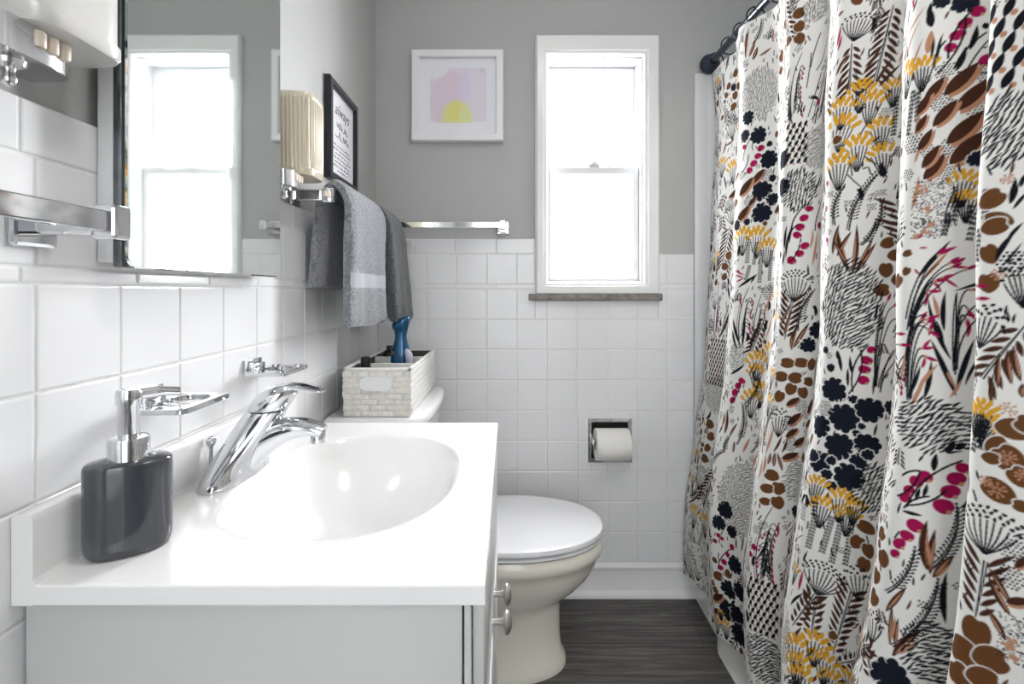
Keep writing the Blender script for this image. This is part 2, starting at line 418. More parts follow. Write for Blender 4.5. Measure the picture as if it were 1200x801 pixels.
# spout: thick at the root, arching to a narrow lip
sp = spline([(-.395, 0, .838), (-.368, 0, .858), (-.340, 0, .871), (-.312, 0, .8765), (-.290, 0, .8745), (-.277, 0, .870)], 6)
n = len(sp); bm = bmesh.new()
tube(bm, [(p.x, FY, p.z) for p in sp], [.0250 - .0100 * (i / (n - 1)) for i in range(n)], 24, (0, 0, 1), [1.20 - .55 * min(1, i / (n * .75)) for i in range(n)])
obj('spout', bm, 'chrome', fa, 60)
bm = bmesh.new(); lathe(bm, [(.0095, 0), (.0108, .001), (.0112, .016), (.0105, .018)], (-.2855, FY, .8535), n=24); obj('aerator', bm, 'satin', fa, 50)
# lever cap and handle
hd = [(.0978, -.3603, .0272, .0268), (.100, -.359, .0290, .0285), (.110, -.353, .0290, .0288), (.120, -.3465, .0275, .0280), (.128, -.341, .0235, .0245), (.1330, -.337, .0165, .0175), (.1352, -.334, .0072, .008)]
bm = bmesh.new(); loft(bm, [stad(c, VZ + h, l, w, 40, 2) for h, c, l, w in hd]); cap = obj('handle_cap', bm, 'chrome', fa, 60)
lv = spline([(-.356, 0, .921), (-.335, 0, .9345), (-.315, 0, .9375), (-.295, 0, .934), (-.2765, 0, .930)], 6); n = len(lv)
bm = bmesh.new(); tube(bm, [(p.x, FY, p.z) for p in lv], [.0195 - .0085 * (i / (n - 1)) - (.004 if i > n - 2 else 0) for i in range(n)], 24, (0, 0, 1), [.52 - .30 * min(1, i / (n * .75)) for i in range(n)])
obj('lever', bm, 'chrome', cap, 60)
bm = bmesh.new(); lathe(bm, [(.0028, 0), (.0028, .045), (.0055, .048), (.007, .053), (.0065, .059), (.003, .0615), (.0003, .062)], (-.4335, FY - .020, VZ + .002), n=20); obj('lift_rod', bm, 'chrome', fa, 50)

# ---------------------------------------------------------------- soap dispenser
so = thing('soap_dispenser', 'glossy charcoal oval soap dispenser with chrome pump on the sink', 'soap dispenser', (-.4035, .526, VZ + .0002))
def oval(a, b, z, rot=.62, p=2.25, n=56):
    c, s = math.cos(rot), math.sin(rot)
    return [(-.4035 + x * c - y * s, .526 + x * s + y * c, VZ + z) for x, y in sup(a, b, n, p)]
bm = bmesh.new()
pr = [(.80, .0002), (.90, .0012), (.965, .005), (.99, .011), (1., .02), (1., .0885), (.996, .0920), (.982, .0942), (.95, .0956), (.6, .0985), (.45, .0992)]
loft(bm, [oval(.0388 * k - (1 - k) * .006, .0250 * k + (k - 1) * .004, z) for k, z in pr]); obj('bottle', bm, 'charcoal', so, 60)
c = (-.4035, .526, VZ)
bm = bmesh.new(); lathe(bm, [(.0172, .0965), (.0186, .0975), (.0188, .1165), (.0178, .1195), (.012, .121), (.0115, .121)], c); col_ = obj('collar', bm, 'chrome', so, 45)
bm = bmesh.new(); lathe(bm, [(.0095, .120), (.0100, .122), (.0100, .153), (.0118, .155), (.0122, .166), (.0105, .170), (.002, .1712)], c); pump = obj('pump_head', bm, 'chrome', so, 45)
bm = bmesh.new(); tube(bm, spline([(c[0], c[1], VZ + .1625), (c[0] + .014, c[1] + .024, VZ + .163), (c[0] + .024, c[1] + .042, VZ + .1595)], 5), [.0062] * 6 + [.0052] * 5, 16); obj('nozzle', bm, 'chrome', pump, 45)

# ---------------------------------------------------------------- chrome holders on the tile
def dish(name, label, y, kind):
    z = .938
    r = thing(name, label, 'soap dish' if kind == 'soap' else 'toothbrush holder', (WT, y, z))
    bm = bmesh.new(); box(bm, WT + .0003, WT + .008, y - .027, y + .027, z - .006, z + .021, .002)
    box(bm, WT + .006, WT + .018, y - .019, y + .019, z - .0015, z + .014, .003); obj('wall_mount', bm, 'chrome', r, 35)
    n = 72; a, b = .036, .051; cx = WT + .012 + a
    outer = [(cx + p[0], y + p[1]) for p in sup(a, b, n, 14, .0001)]
    bm = bmesh.new()
    if kind == 'soap':
        inner = [(cx + .002 + p[0], y + p[1]) for p in sup(.0245, .037, n, 2.6, .0001)]
    else:
        inner = [(cx + .002 + p[0], y + p[1]) for p in sup(.0245, .0245, n, 2, .0001)]
    za, zb = z - .0035, z + .0035
    def rg(q, zz, s=0): return [(x + (cx - x) * s, yy + (y - yy) * s, zz) for x, yy in q]
    loop = [rg(inner, za), rg(outer, za, .03), rg(outer, za + .0012), rg(outer, zb - .0012), rg(outer, zb, .03), rg(inner, zb), rg(inner, za)]
    loft(bm, loop, (False, False)); bmesh.ops.remove_doubles(bm, verts=bm.verts[:], dist=1e-6)
    t = obj('tray', bm, 'chrome', r, 35)
    if kind == 'soap':
        bm = bmesh.new()
        for k in (-1, 0, 1): tube(bm, [(cx - .023, y + k * .017, z - .001), (cx, y + k * .017, z - .006), (cx + .027, y + k * .017, z - .001)], .0016, 10)
        obj('drip_bars', bm, 'chrome', t, 50)
    else:
        for sx, sy in ((-1, -1), (-1, 1), (1, -1), (1, 1)):
            bm = bmesh.new(); lathe(bm, [(.0062, 0), (.0082, 0), (.0082, .0022), (.0062, .0022), (.0062, 0)], (cx + .002 + sx * .021, y + sy * .036, zb - .0004), n=20, cap=(False, False))
            obj('brush_collar', bm, 'satin', t, 40)
    return r
dish('soap_dish', 'empty chrome soap dish with oval opening, on the tile behind the dispenser', .628, 'soap')
dish('toothbrush_holder', 'empty chrome tumbler and toothbrush holder on the tile above the faucet', .89, 'brush')

# ---------------------------------------------------------------- towel bars
def bar(label, p0, p1, out, h=.0098):
    """p0, p1: wall points of the two posts; out: unit vector away from the wall"""
    p0, p1, out = Vector(p0), Vector(p1), Vector(out); d = (p1 - p0).normalized(); up = Vector((0, 0, 1)); reach = .078
    r = thing('towel_bar', label, 'towel bar', (p0 + p1) / 2, 'chrome towel bars')
    def ob(b, lo, hi, c, bev=.002):      # box in (along, out, up) axes
        t = bx(lo[0], hi[0], lo[1], hi[1], lo[2], hi[2], bev=bev)
        for v in t.verts: v.co = c + d * v.co.x + out * v.co.y + up * v.co.z
        me = bpy.data.meshes.new('t'); t.to_mesh(me); t.free(); b.from_mesh(me); bpy.data.meshes.remove(me)
    bm = bmesh.new(); ob(bm, (.002, reach - .004, -h), ((p1 - p0).length - .002, reach + .009, h), p0, .0014); obj('rail', bm, 'chrome', r, 0)
    for p, s in ((p0, 1), (p1, -1)):
        bm = bmesh.new(); ob(bm, (-.023, .0004, -.024), (.023, .009, .024), p, .004); ob(bm, (-.011, .006, -.0125), (.011, reach - .006, .0125), p, .003)
        ob(bm, (-.0105, reach - .010, -.0165), (.0105, reach + .014, .0165), p, .0035); obj('post', bm, 'chrome', r, 0)
    return r
bar('flat chrome towel bar holding the grey towels beside the black framed print', (WL, 1.085, 1.289), (WL, 1.652, 1.289), (1, 0, 0))
bar('empty flat chrome towel bar on the grey wall below the pastel picture', (-.408, WB, 1.305), (-.020, WB, 1.305), (0, -1, 0))
bar('flat chrome towel bar on the tile in front of the mirror', (WT, .10, 1.146), (WT, .478, 1.146), (1, 0, 0))

# ---------------------------------------------------------------- towels
def towel(label, m, y0, y1, prof, band, flare=0., seed=0):
    """prof: centre line in (x, z, thickness) from the wall-side hem over the bar to the room-side hem"""
    r = random.Random(seed); P = spline([(x, t, z) for x, z, t in prof], 9); n = len(P); L = []; R = []
    for i, p in enumerate(P):
        t = (P[min(i + 1, n - 1)] - P[max(i - 1, 0)]); nx_, nz = -t.z, t.x; q = math.hypot(nx_, nz) or 1; h = p.y / 2 * (.55 if i in (0, n - 1) else 1)
        L.append((p.x + nx_ / q * h, p.z + nz / q * h)); R.append((p.x - nx_ / q * h, p.z - nz / q * h))
    out = L + R[::-1]; m_ = 26; rings = []
    ph = r.uniform(0, 6)
    for k in range(m_ + 1):
        f = k / m_; y = y0 + (y1 - y0) * f; ring = []
        e = 1 - .5 * (max(0, 1 - min(f, 1 - f) / .05)) ** 2
        for j, (x, z) in enumerate(out):
            low = max(0, 1.29 - z) / .3
            cxm = P[j].x if j < n else P[2 * n - 1 - j].x; czm = P[j].z if j < n else P[2 * n - 1 - j].z
            x_, z_ = cxm + (x - cxm) * e, czm + (z - czm) * e
            w = .006 * math.sin(f * 7.5 + ph) * low + .003 * math.sin(f * 19 + z * 14 + ph) * low
            ring.append((x_ + w + r.uniform(-.0006, .0006), y + (f - .5) * flare * low + .0025 * math.sin(z * 40 + ph) * low, z_ + .004 * math.sin(f * 5 + ph) * (low > .8) + r.uniform(-.0006, .0006)))
        rings.append(ring)
    bm = bmesh.new(); loft(bm, rings)
    if band:
        for f in bm.faces:
            c = f.calc_center_median()
            if band[0] < c.z < band[1] and c.x > -.385: f.material_index = 1
    o = obj('hanging_towel', bm, [m, 'terry_band'], None, 60); o.location = (0, 0, 0)
    return tag(o, label, 'towel', 'towels on the left wall bar')
towel('folded mid-grey terry towel with a pale woven band, hanging nearer the mirror', 'terry', 1.108, 1.415,
      [(-.446, 1.088, .022), (-.441, 1.14, .024), (-.433, 1.22, .024), (-.4235, 1.285, .022), (-.3925, 1.3225, .022), (-.362, 1.286, .024), (-.3625, 1.20, .027), (-.3635, 1.10, .027), (-.364, .995, .026)], (1.093, 1.128), .0, 3)
towel('darker slate grey towel hanging close to the corner behind the mid-grey one', 'terry_dark', 1.435, 1.640,
      [(-.443, 1.10, .024), (-.438, 1.20, .024), (-.424, 1.285, .022), (-.3925, 1.3240, .023), (-.360, 1.285, .027), (-.352, 1.20, .034), (-.344, 1.10, .034), (-.337, .988, .032)], None, .02, 8)

# ---------------------------------------------------------------- mirror cabinet
mi = thing('mirror_cabinet', 'frameless mirrored medicine cabinet above the sink reflecting the window', 'mirror', (-.45, .7375, 1.105))
MX, MY0, MY1, MZ0, MZ1 = -.4255, .551, .924, 1.106, 1.665
obj('case', bx(WT + .0003, MX - .0170, MY0 + .006, MY1 - .006, MZ0 + .006, MZ1 - .006, .002), 'steel_white', mi, 30)
def rr(y0, y1, z0, z1, r, x, n=8):
    out = []
    for cy, cz, a in ((y1 - r, z1 - r, 0), (y0 + r, z1 - r, 90), (y0 + r, z0 + r, 180), (y1 - r, z0 + r, 270)):
        for k in range(n + 1):
            t = math.radians(a + 90 * k / n); out.append((x, cy + r * math.cos(t), cz + r * math.sin(t)))
    return out
bm = bmesh.new()
loft(bm, [rr(MY0, MY1, MZ0, MZ1, .016, MX - .0054), rr(MY0, MY1, MZ0, MZ1, .016, MX - .0016), rr(MY0 + .0018, MY1 - .0018, MZ0 + .0018, MZ1 - .0018, .0145, MX)])
for f in bm.faces:
    f.material_index = 0
bm.faces.ensure_lookup_table()
mir = obj('mirror_glass', bm, ['mirror', 'mirror_edge'], mi, 0)
for p in mir.data.polygons: p.material_index = 0 if p.normal.x > .3 else 1
bm = bmesh.new(); box(bm, MX - .0165, MX - .0056, MY0 + .0008, MY1 - .0008, MZ0 + .0008, MZ1 - .0008, .002); obj('door_back', bm, 'steel_dark', mi, 30)

# ---------------------------------------------------------------- wall lamps beside the mirror
def sconce(label, y, glass, ribs, yb, W2):
    z = 1.3165
    r = thing('wall_sconce', label, 'wall lamp', (WL, y, z), 'wall lamps beside the mirror')
    W, D, Hh = (.0475 if ribs else .052), .0705, .168
    def outline(k, amp):
        raw = []
        for i in range(721):
            a = -PI / 2 + PI * i / 720
            raw.append((WL + .004 + D * k * abs(math.cos(a)) ** .42, y + W * k * math.copysign(abs(math.sin(a)) ** .42, math.sin(a))))
        ar = np.array(raw); sl = np.concatenate([[0], np.cumsum(np.hypot(*np.diff(ar, axis=0).T))]); n = 260; q = np.linspace(0, sl[-1], n + 1)
        px_, py_ = np.interp(q, sl, ar[:, 0]), np.interp(q, sl, ar[:, 1]); tx, ty = np.gradient(px_), np.gradient(py_); tl = np.hypot(tx, ty)
        d = amp * np.abs(np.cos(q * PI / .0080)) * np.clip(np.minimum(q, sl[-1] - q) / .01, 0, 1)
        return [(float(a), float(b)) for a, b in zip(px_ + d * ty / tl, py_ - d * tx / tl)]
    bm = bmesh.new()
    lv = [(.965, 0, 0), (1., .004, 0), (1.0, .014, 0), (.965, .0155, ribs), (.965, Hh - .014, ribs), (1., Hh - .0125, 0), (1., Hh - .003, 0), (.97, Hh, 0)]
    loft(bm, [[(px, py, z + h) for px, py in outline(k, a)] for k, h, a in lv]); sh = obj('shade', bm, glass, r, 50)
    bm = bmesh.new(); D2 = .052; sq = .55
    ol = [(WL + .0005, yb - W2)] + [(WL + .012 + (D2 - .012) * abs(math.cos(a)) ** sq, yb + W2 * math.copysign(abs(math.sin(a)) ** sq, math.sin(a))) for a in [-PI / 2 + PI * i / 40 for i in range(41)]] + [(WL + .0005, yb + W2)]
    loft(bm, [[(a, b, z - h) for a, b in ol] for h in (.030, .029, .008, .0)]); base_ = obj('base', bm, 'satin', r, 40)
    for k in range(3):
        bm = bmesh.new(); cx, cy = WL + D2, yb + W2 * .62 - .0125 * (2 - k)
        lathe(bm, [(.0048, 0), (.0056, .0015), (.0056, .013), (.0045, .0145)], (cx - .0015, cy, z - .0172), n=16); obj('porcelain_button', bm, 'porcelain_beige', base_, 40)
    bm = bmesh.new(); lathe(bm, [(.013, .0), (.012, -.004), (.005, -.007), (.0042, -.012), (.0062, -.016), (.005, -.021), (.0005, -.0235)], (WL + .026, yb + .004, z - .030), n=20); obj('finial', bm, 'satin', base_, 50)
    return r
sconce('cream ribbed glass wall lamp between the mirror and the black framed print', 1.042, 'ribbed', .0030, .985, .034)
sconce('smooth white glass wall lamp on chrome base above the near towel bar', .476, 'milk_glass', .0, .440, .050)

# ---------------------------------------------------------------- black framed print on the left wall
fp = thing('framed_print', 'black framed text print hanging on the left wall above the towels', 'picture', (WL, 1.387, 1.505))
y0, y1, z0, z1 = 1.270, 1.503, 1.373, 1.638
bm = bmesh.new(); frame(bm, (y0, z0, y1, z1), (y0 + .020, z0 + .020, y1 - .020, z1 - .020), -.018, -.0005, .003)
for v in bm.verts: v.co = (WL - v.co.y, v.co.x, v.co.z)
obj('frame', bm, 'black_frame', fp, 30)
pg = obj('page', bx(WL + .004, WL + .0075, y0 + .018, y1 - .018, z0 + .018, z1 - .018), 'paper', fp, 0)
def text(name, s, size, org, right, upv, m, parent, shear=0., dz=.0004):
    cu = bpy.data.curves.new(name, 'FONT'); cu.body = s; cu.size = size; cu.shear = shear; cu.align_x = 'CENTER'; cu.extrude = .0001; cu.resolution_u = 3
    t = bpy.data.objects.new(name, cu); COL.objects.link(t); bpy.context.view_layer.update()
    me = bpy.data.meshes.new_from_object(t); COL.objects.unlink(t); bpy.data.objects.remove(t); bpy.data.curves.remove(cu)
    right, upv, org = Vector(right), Vector(upv), Vector(org); nn = right.cross(upv)
    for v in me.vertices: v.co = org + right * v.co.x + upv * v.co.y + nn * (v.co.z + dz)
    me.materials.append(M[m]); o = bpy.data.objects.new(name, me); COL.objects.link(o); o.parent = parent
    return o
ym = (y0 + y1) / 2
text('heading', 'always', .044, (WL + .0075, ym, 1.560), (0, 1, 0), (0, 0, 1), 'ink', pg, .35)
bm = bmesh.new(); rn = random.Random(5)            # lines of handwriting too small to read: pen strokes
def script(bm, ya, yb, z, h, w):
    pts = []; y = ya
    while y < yb:
        pts.append((WL + .0080, y, z + rn.uniform(0, h))); y += rn.uniform(.25, .55) * h
        pts.append((WL + .0080, y, z + rn.uniform(-.15, .1) * h)); y += rn.uniform(.15, .3) * h
    if len(pts) > 2: tube(bm, pts, w, 5)
for z, a in ((1.525, .045), (1.498, .055)): script(bm, ym - a, ym + a, z, .020, .0006)
obj('handwriting', bm, 'ink', pg, 0)
bm = bmesh.new()
for k in range(7):
    z = 1.474 - k * .0112; a = (.066, .07, .058, .068, .062, .07, .040)[k]; y = ym - a
    while y < ym + a: e = min(ym + a, y + rn.uniform(.012, .03)); script(bm, y, e, z, .0048, .00028); y = e + .006
obj('verse', bm, 'ink', pg, 0)

# ---------------------------------------------------------------- white framed abstract on the back wall
fr = thing('framed_art', 'white framed square abstract in pink and yellow on the back wall', 'picture', (-.18, WB, 1.768))
x0, x1, z0, z1 = -.341, -.0185, 1.608, 1.928
obj('frame', frame(bmesh.new(), (x0, z0, x1, z1), (x0 + .026, z0 + .026, x1 - .026, z1 - .026), WB - .030, WB - .0005, .003), 'white_frame', fr, 30)
obj('mat_board', bx(x0 + .022, x1 - .022, WB - .016, WB - .010, z0 + .022, z1 - .022), 'paper', fr, 0)
n = 110; ax0, ax1, az0, az1 = -.277, -.078, 1.674, 1.868
g = np.linspace(0, 1, n); A, B = np.meshgrid(g, g, indexing='ij')
co = np.stack([ax0 + (ax1 - ax0) * A, np.full_like(A, WB - .0166), az0 + (az1 - az0) * B], -1).reshape(-1, 3)
ink = np.empty((n, n, 3)); ink[:] = (.74, .69, .77)
def wash(cx, cz, rx, rz, col, soft, p=2.):
    global ink
    a = np.clip((1 - (np.abs((A - cx) / rx) ** p + np.abs((B - cz) / rz) ** p)) / soft + .5, 0, 1)[..., None]; ink = ink + (np.array(col) - ink) * a
wash(.02, .98, .30, .17, (.80, .80, .82), .5, 3); wash(.52, -.04, .9, .06, (.80, .80, .84), .4, 4)
wash(.30, .38, .29, .48, (.74, .62, .71), .5); wash(.40, .66, .19, .28, (.73, .61, .71), .5); wash(.62, .62, .10, .30, (.70, .64, .78), .8)
wash(.47, .05, .27, .36, (.71, .71, .33), .55); wash(.45, .20, .15, .17, (.73, .68, .24), .9); wash(.60, .10, .10, .16, (.69, .73, .36), .9)
faces = [(i * n + j, (i + 1) * n + j, (i + 1) * n + j + 1, i * n + j + 1) for i in range(n - 1) for j in range(n - 1)]
art = obj('art_print', (co.tolist(), faces), 'print', fr, 0)
def store(me, col):
    at = me.attributes.new('ink', 'FLOAT_COLOR', 'POINT'); c4 = np.ones((col.shape[0], 4), np.float32); c4[:, :3] = col; at.data.foreach_set('color', c4.ravel())
store(art.data, ink.reshape(-1, 3))
bm = bmesh.new(); rn = random.Random(11)
pts = [(-.104 + i * .0021, WB - .0170, 1.8595 + (.003 if i % 2 else -.001) + rn.uniform(-.001, .001)) for i in range(9)]; tube(bm, pts, .0004, 5)
tube(bm, [(-.098, WB - .017, 1.852), (-.093, WB - .017, 1.856), (-.090, WB - .017, 1.851)], .0004, 5); obj('signature', bm, 'ink', art, 0)

# ---------------------------------------------------------------- toilet
TY = 1.457
to = thing('toilet', 'cream toilet with closed white lid between the vanity and back wall', 'toilet', (-.1, TY, 0))
def egg(xb, xf, hw, z, p=2.25, n=64, blunt=1.):
    """plan outline: rounded square at the back (xb), egg shaped at the front (xf)"""
    xc = xb + (xf - xb) * .44; out = []
    for i in range(n):
        t = 2 * PI * i / n; c, s = math.cos(t), math.sin(t)
        e = 2. if c > 0 else 3.2
        x = xc + (xf - xc if c > 0 else xc - xb) * math.copysign(abs(c) ** (2 / e), c); y = TY + hw * math.copysign(abs(s) ** (2 / (p if c > 0 else 2.6)), s)
        out.append((x, y, z))
    return out
bw = [(-.31, .168, .118, 0, ), (-.31, .169, .119, .012), (-.308, .164, .115, .030), (-.305, .153, .107, .050), (-.30, .150, .105, .10), (-.30, .150, .105, .165), (-.298, .152, .108, .186), (-.29, .170, .118, .203), (-.27, .200, .134, .228), (-.25, .232, .151, .262), (-.235, .254, .163, .300), (-.228, .2620, .1685, .3255), (-.226, .2690, .1740, .3300), (-.226, .2735, .1770, .345), (-.226, .2725, .1765, .360), (-.226, .2660, .1710, .3690), (-.21, .245, .150, .3700)]
bm = bmesh.new(); loft(bm, [egg(*r) for r in bw]); bowl = obj('bowl', bm, 'ceramic_cream', to, 50, label='cream porcelain bowl and pedestal')
obj('bowl_deck', bx(-.43, -.19, TY - .105, TY + .105, .30, .368, .02, 3), 'ceramic_cream', to, 50)
bm = bmesh.new(); loft(bm, [egg(-.205, .2705 - d, .1810 - d, z) for d, z in ((.05, .3768), (.003, .3769), (.0005, .3785), (.0005, .3838), (.002, .3848), (.05, .3850))]); obj('seat', bm, 'plastic_seat', to, 40)
bm = bmesh.new(); loft(bm, [egg(-.207 + d * .5, .2755 - d, .1855 - d, z) for d, z in ((.05, .3920), (.003, .3922), (.0015, .3935), (.0015, .4030), (.0025, .4055), (.006, .4072), (.02, .4088), (.08, .4115), (.13, .412))]); lid = obj('lid', bm, 'plastic_seat', to, 35)
for s in (-1, 1):
    obj('hinge', bx(-.222, -.192, TY + s * .075 - .016, TY + s * .075 + .016, .371, .402, .006, 3), 'plastic_seat', to, 45)
def tank(hw, x0_, x1_, z, bow, n=40):
    pts = []
    for y_, x_ in [(TY - hw, x0_)] + [(TY + hw * math.copysign(abs(math.sin(a)) ** .55, math.sin(a)), x1_ - bow + bow * abs(math.cos(a)) ** .7) for a in [-PI / 2 + PI * i / n for i in range(n + 1)]] + [(TY + hw, x0_)]: pts.append((x_, y_, z))
    return pts
bm = bmesh.new(); loft(bm, [tank(.195, -.452, -.232, .372, .05), tank(.20, -.452, -.226, .39, .05), tank(.217, -.452, -.218, .70, .06), tank(.217, -.452, -.218, .728, .06)]); obj('tank', bm, 'ceramic_white', to, 50)
bm = bmesh.new(); loft(bm, [tank(.221, -.456, -.212, .7285, .065), tank(.228, -.458, -.204, .735, .07), tank(.230, -.459, -.202, .742, .07), tank(.229, -.458, -.203, .757, .07), tank(.224, -.455, -.208, .7625, .07), tank(.212, -.448, -.222, .7635, .06)]); obj('tank_lid', bm, 'ceramic_white', to, 50)
bm = bmesh.new(); tube(bm, [(-.218, TY - .15, .675), (-.198, TY - .15, .675)], .009, 16); tube(bm, [(-.200, TY - .155, .676), (-.196, TY - .12, .672), (-.197, TY - .085, .668)], [.006, .007, .008], 14, flat=.6); obj('flush_lever', bm, 'chrome', to, 50)

# ---------------------------------------------------------------- woven basket on the tank
BX0, BX1, BY0, BY1, BZ0, BZ1 = -.4165, -.2455, 1.242, 1.656, .7645, .886
ba = thing('storage_basket', 'cream woven paper storage basket standing on the toilet tank', 'basket', (-.33, 1.45, BZ0))
def weave(bm, o, u, v, nrm, nu, nv, lift, slope=0., flip=False):
    """pillowed strands: bricks along u; slope shears them into a twill"""
    o, u, v, nrm = Vector(o), Vector(u), Vector(v), Vector(nrm)
    def pt(a, b, h): a = min(1, max(0, a)); b = min(1, max(0, b)); return o + u * a + v * b + nrm * h
    for j in range(nv):
        for i in range(-1, nu + 1):
            a0 = (i + (.5 if j & 1 else 0)) / nu; a1 = a0 + 1 / nu; b0, b1 = j / nv, (j + 1) / nv
            if a1 <= .001 or a0 >= .999: continue
            rings = []
            for ins, h in ((0, 0), (.07, lift * .7), (.25, lift)):
                ia, ib = ins / nu, ins / nv
                q = [(a0 + ia, b0 + ib), (a1 - ia, b0 + ib), (a1 - ia, b1 - ib), (a0 + ia, b1 - ib)]
                rings.append([pt(a + slope * (b - .5) if slope else a, b, h) for a, b in q])
            loft(bm, rings, (False, True))
bm = bmesh.new(); t_ = .007                          # shell: floor and four walls, slightly flared
def ring_(z, ins, fl): return [(BX0 + ins - fl, BY0 + ins - fl, z), (BX1 - ins + fl, BY0 + ins - fl, z), (BX1 - ins + fl, BY1 - ins + fl, z), (BX0 + ins - fl, BY1 - ins + fl, z)]
loft(bm, [ring_(BZ0, .003, 0), ring_(BZ1 - .002, .002, 0), ring_(BZ1, .004, 0), ring_(BZ1, t_, 0), ring_(BZ0 + .006, t_, 0)])
shell = obj('shell', bm, 'weave', ba, 0)
for p in shell.data.polygons: pass
bm = bmesh.new(); loft(bm, [ring_(BZ1 - .004, t_ + .0005, 0), ring_(BZ0 + .0065, t_ + .0005, 0)], (False, True)); obj('lining', bm, 'lining', ba, 0, label='dark fabric lining')
bm = bmesh.new(); w_ = BX1 - BX0; h_ = BZ1 - BZ0
weave(bm, (BX0 + .001, BY0 + .003, BZ0 + .001), (w_ - .002, 0, 0), (0, 0, h_ - .008), (0, -1, 0), 4, 8, .0034); obj('near_weave', bm, 'weave', ba, 35)
bm = bmesh.new(); weave(bm, (BX1 - .003, BY0 + .001, BZ0 + .001), (0, BY1 - BY0 - .002, 0), (0, 0, h_ - .008), (1, 0, 0), 16, 7, .0042, -.14); obj('twill_weave', bm, 'weave_light', ba, 35)
bm = bmesh.new(); weave(bm, (BX0 + .003, BY0 + .001, BZ0 + .001), (0, BY1 - BY0 - .002, 0), (0, 0, h_ - .008), (-1, 0, 0), 16, 7, .0042, -.14); obj('twill_weave', bm, 'weave_light', ba, 35)
bm = bmesh.new()
rp = [(BX0 + .003, BY0 + .003), (BX1 - .003, BY0 + .003), (BX1 - .003, BY1 - .003), (BX0 + .003, BY1 - .003)]
for (a, b), (c, d) in zip(rp, rp[1:] + rp[:1]): box(bm, min(a, c) - .0045, max(a, c) + .0045, min(b, d) - .0045, max(b, d) + .0045, BZ1 - .006, BZ1 + .0015, .002)
obj('rim', bm, 'weave_light', ba, 40)
bm = bmesh.new()                                       # pale handle slot in the near side
sl = [(-.3325 + p[0], p[1]) for p in sup(.039, .0175, 40, 3.4)]
loft(bm, [[(x, y_, BZ0 + .084 + z * k) for x, z in [((-.3325 + (a + .3325) * k), b) for a, b in sl]] for y_, k in ((BY0 + .003, 1.06), (BY0 - .0025, 1.05), (BY0 - .0025, .98), (BY0 - .0012, .94))]); obj('handle_slot', bm, 'ceramic_white', ba, 40, label='white handle opening in the near end')
for y_ in (1.375, 1.515):
    obj('divider', bx(BX0 + .008, BX1 - .008, y_ - .004, y_ + .004, BZ0 + .007, BZ1 - .006, .002), 'weave_light', ba, 30)

# things in the basket
bt = thing('brush_bottle', 'shiny teal blue waisted bottle standing upright in the woven basket', 'bottle', (-.318, 1.455, BZ0 + .0075))
bc = (-.318, 1.455, BZ0 + .0075)
bm = bmesh.new(); rings = []
for k, h in ((.020, 0), (.0255, .004), (.0275, .03), (.0285, .075), (.0285, .118), (.0265, .135), (.021, .155), (.0175, .170), (.0172, .180), (.0195, .192), (.0245, .205), (.0265, .212), (.0262, .222), (.022, .228), (.012, .230)):
    rings.append([(bc[0] + x + (h - .1) * .02, bc[1] + y_, bc[2] + h + x * (.35 if h > .2 else 0)) for x, y_ in sup(k, k * .72, 40, 2.2)])
loft(bm, rings); obj('bottle_body', bm, 'blue', bt, 60)
bm = bmesh.new(); tube(bm, spline([(bc[0] + .030, bc[1] - .012, bc[2] + .085), (bc[0] + .028, bc[1] - .014, bc[2] + .120), (bc[0] + .018, bc[1] - .012, bc[2] + .138)], 4), [.010, .0105, .011, .011, .011, .0105, .009, .007, .004], 14); 
ll = obj('lilac_cap', bm, 'lilac', None, 50); ll.name = 'small_tube'; tag(ll, 'pale lilac tube end leaning against the blue bottle in the basket', 'tube')
bm = bmesh.new(); tube(bm, spline([(-.345, 1.462, BZ0 + .009), (-.343, 1.463, BZ0 + .08), (-.3395, 1.452, BZ0 + .128), (-.332, 1.43, BZ0 + .137)], 5), [.0035] * 10 + [.006] * 6, 12)
k1 = obj('eyelash_curler', bm, 'black', None, 50); k1.name = 'comb'; tag(k1, 'thin black handle poking up left of the blue bottle', 'comb')
bm = bmesh.new()
lathe(bm, [(.016, 0), (.0175, .003), (.0175, .085), (.0165, .088), (.013, .090), (.013, .122), (.0125, .128), (.009, .130)], (-.3885, 1.345, BZ0 + .008), n=28)
k2 = obj('cosmetic_bottle', bm, 'black', None, 40); tag(k2, 'short black capped bottle at the left of the basket, near its handle end', 'bottle')
bm = bmesh.new(); rings = []
for k, h in ((.018, 0), (.021, .004), (.021, .11), (.019, .118), (.012, .122), (.0115, .134), (.010, .136)): rings.append([(-.372 + x, 1.565 + y_, BZ0 + .008 + h) for x, y_ in sup(k * 1.2, k * .8, 32, 2.6)])
loft(bm, rings); k3 = obj('flat_bottle', bm, 'black', None, 45); tag(k3, 'dark flat bottle in the far left compartment of the basket', 'bottle')

# ---------------------------------------------------------------- toilet paper
TC = (.358, .553)
tp = thing('toilet_paper_holder', 'recessed chrome toilet paper holder set in the back wall tile', 'toilet paper holder', (TC[0], WB, TC[1]))
bm = bmesh.new(); frame(bm, (.281, .475, .436, .631), (.294, .489, .422, .617), WB - .0165, WB - .0095, .002); obj('flange', bm, 'chrome', tp, 30)
bm = bmesh.new(); loft(bm, [[(a, y_, b) for a, b in ((TPH[0] + .001, TPH[1] + .001), (TPH[2] - .001, TPH[1] + .001), (TPH[2] - .001, TPH[3] - .001), (TPH[0] + .001, TPH[3] - .001))] for y_ in (WB - .0100, WB + .066)], (False, True)); obj('niche', bm, 'recess', tp, 0, label='dull steel niche')
bm = bmesh.new(); tube(bm, [(.2935, WB - .047, TC[1] + .006), (.4225, WB - .047, TC[1] + .006)], .0085, 16)
obj('spindle', bm, 'chrome', tp, 50)
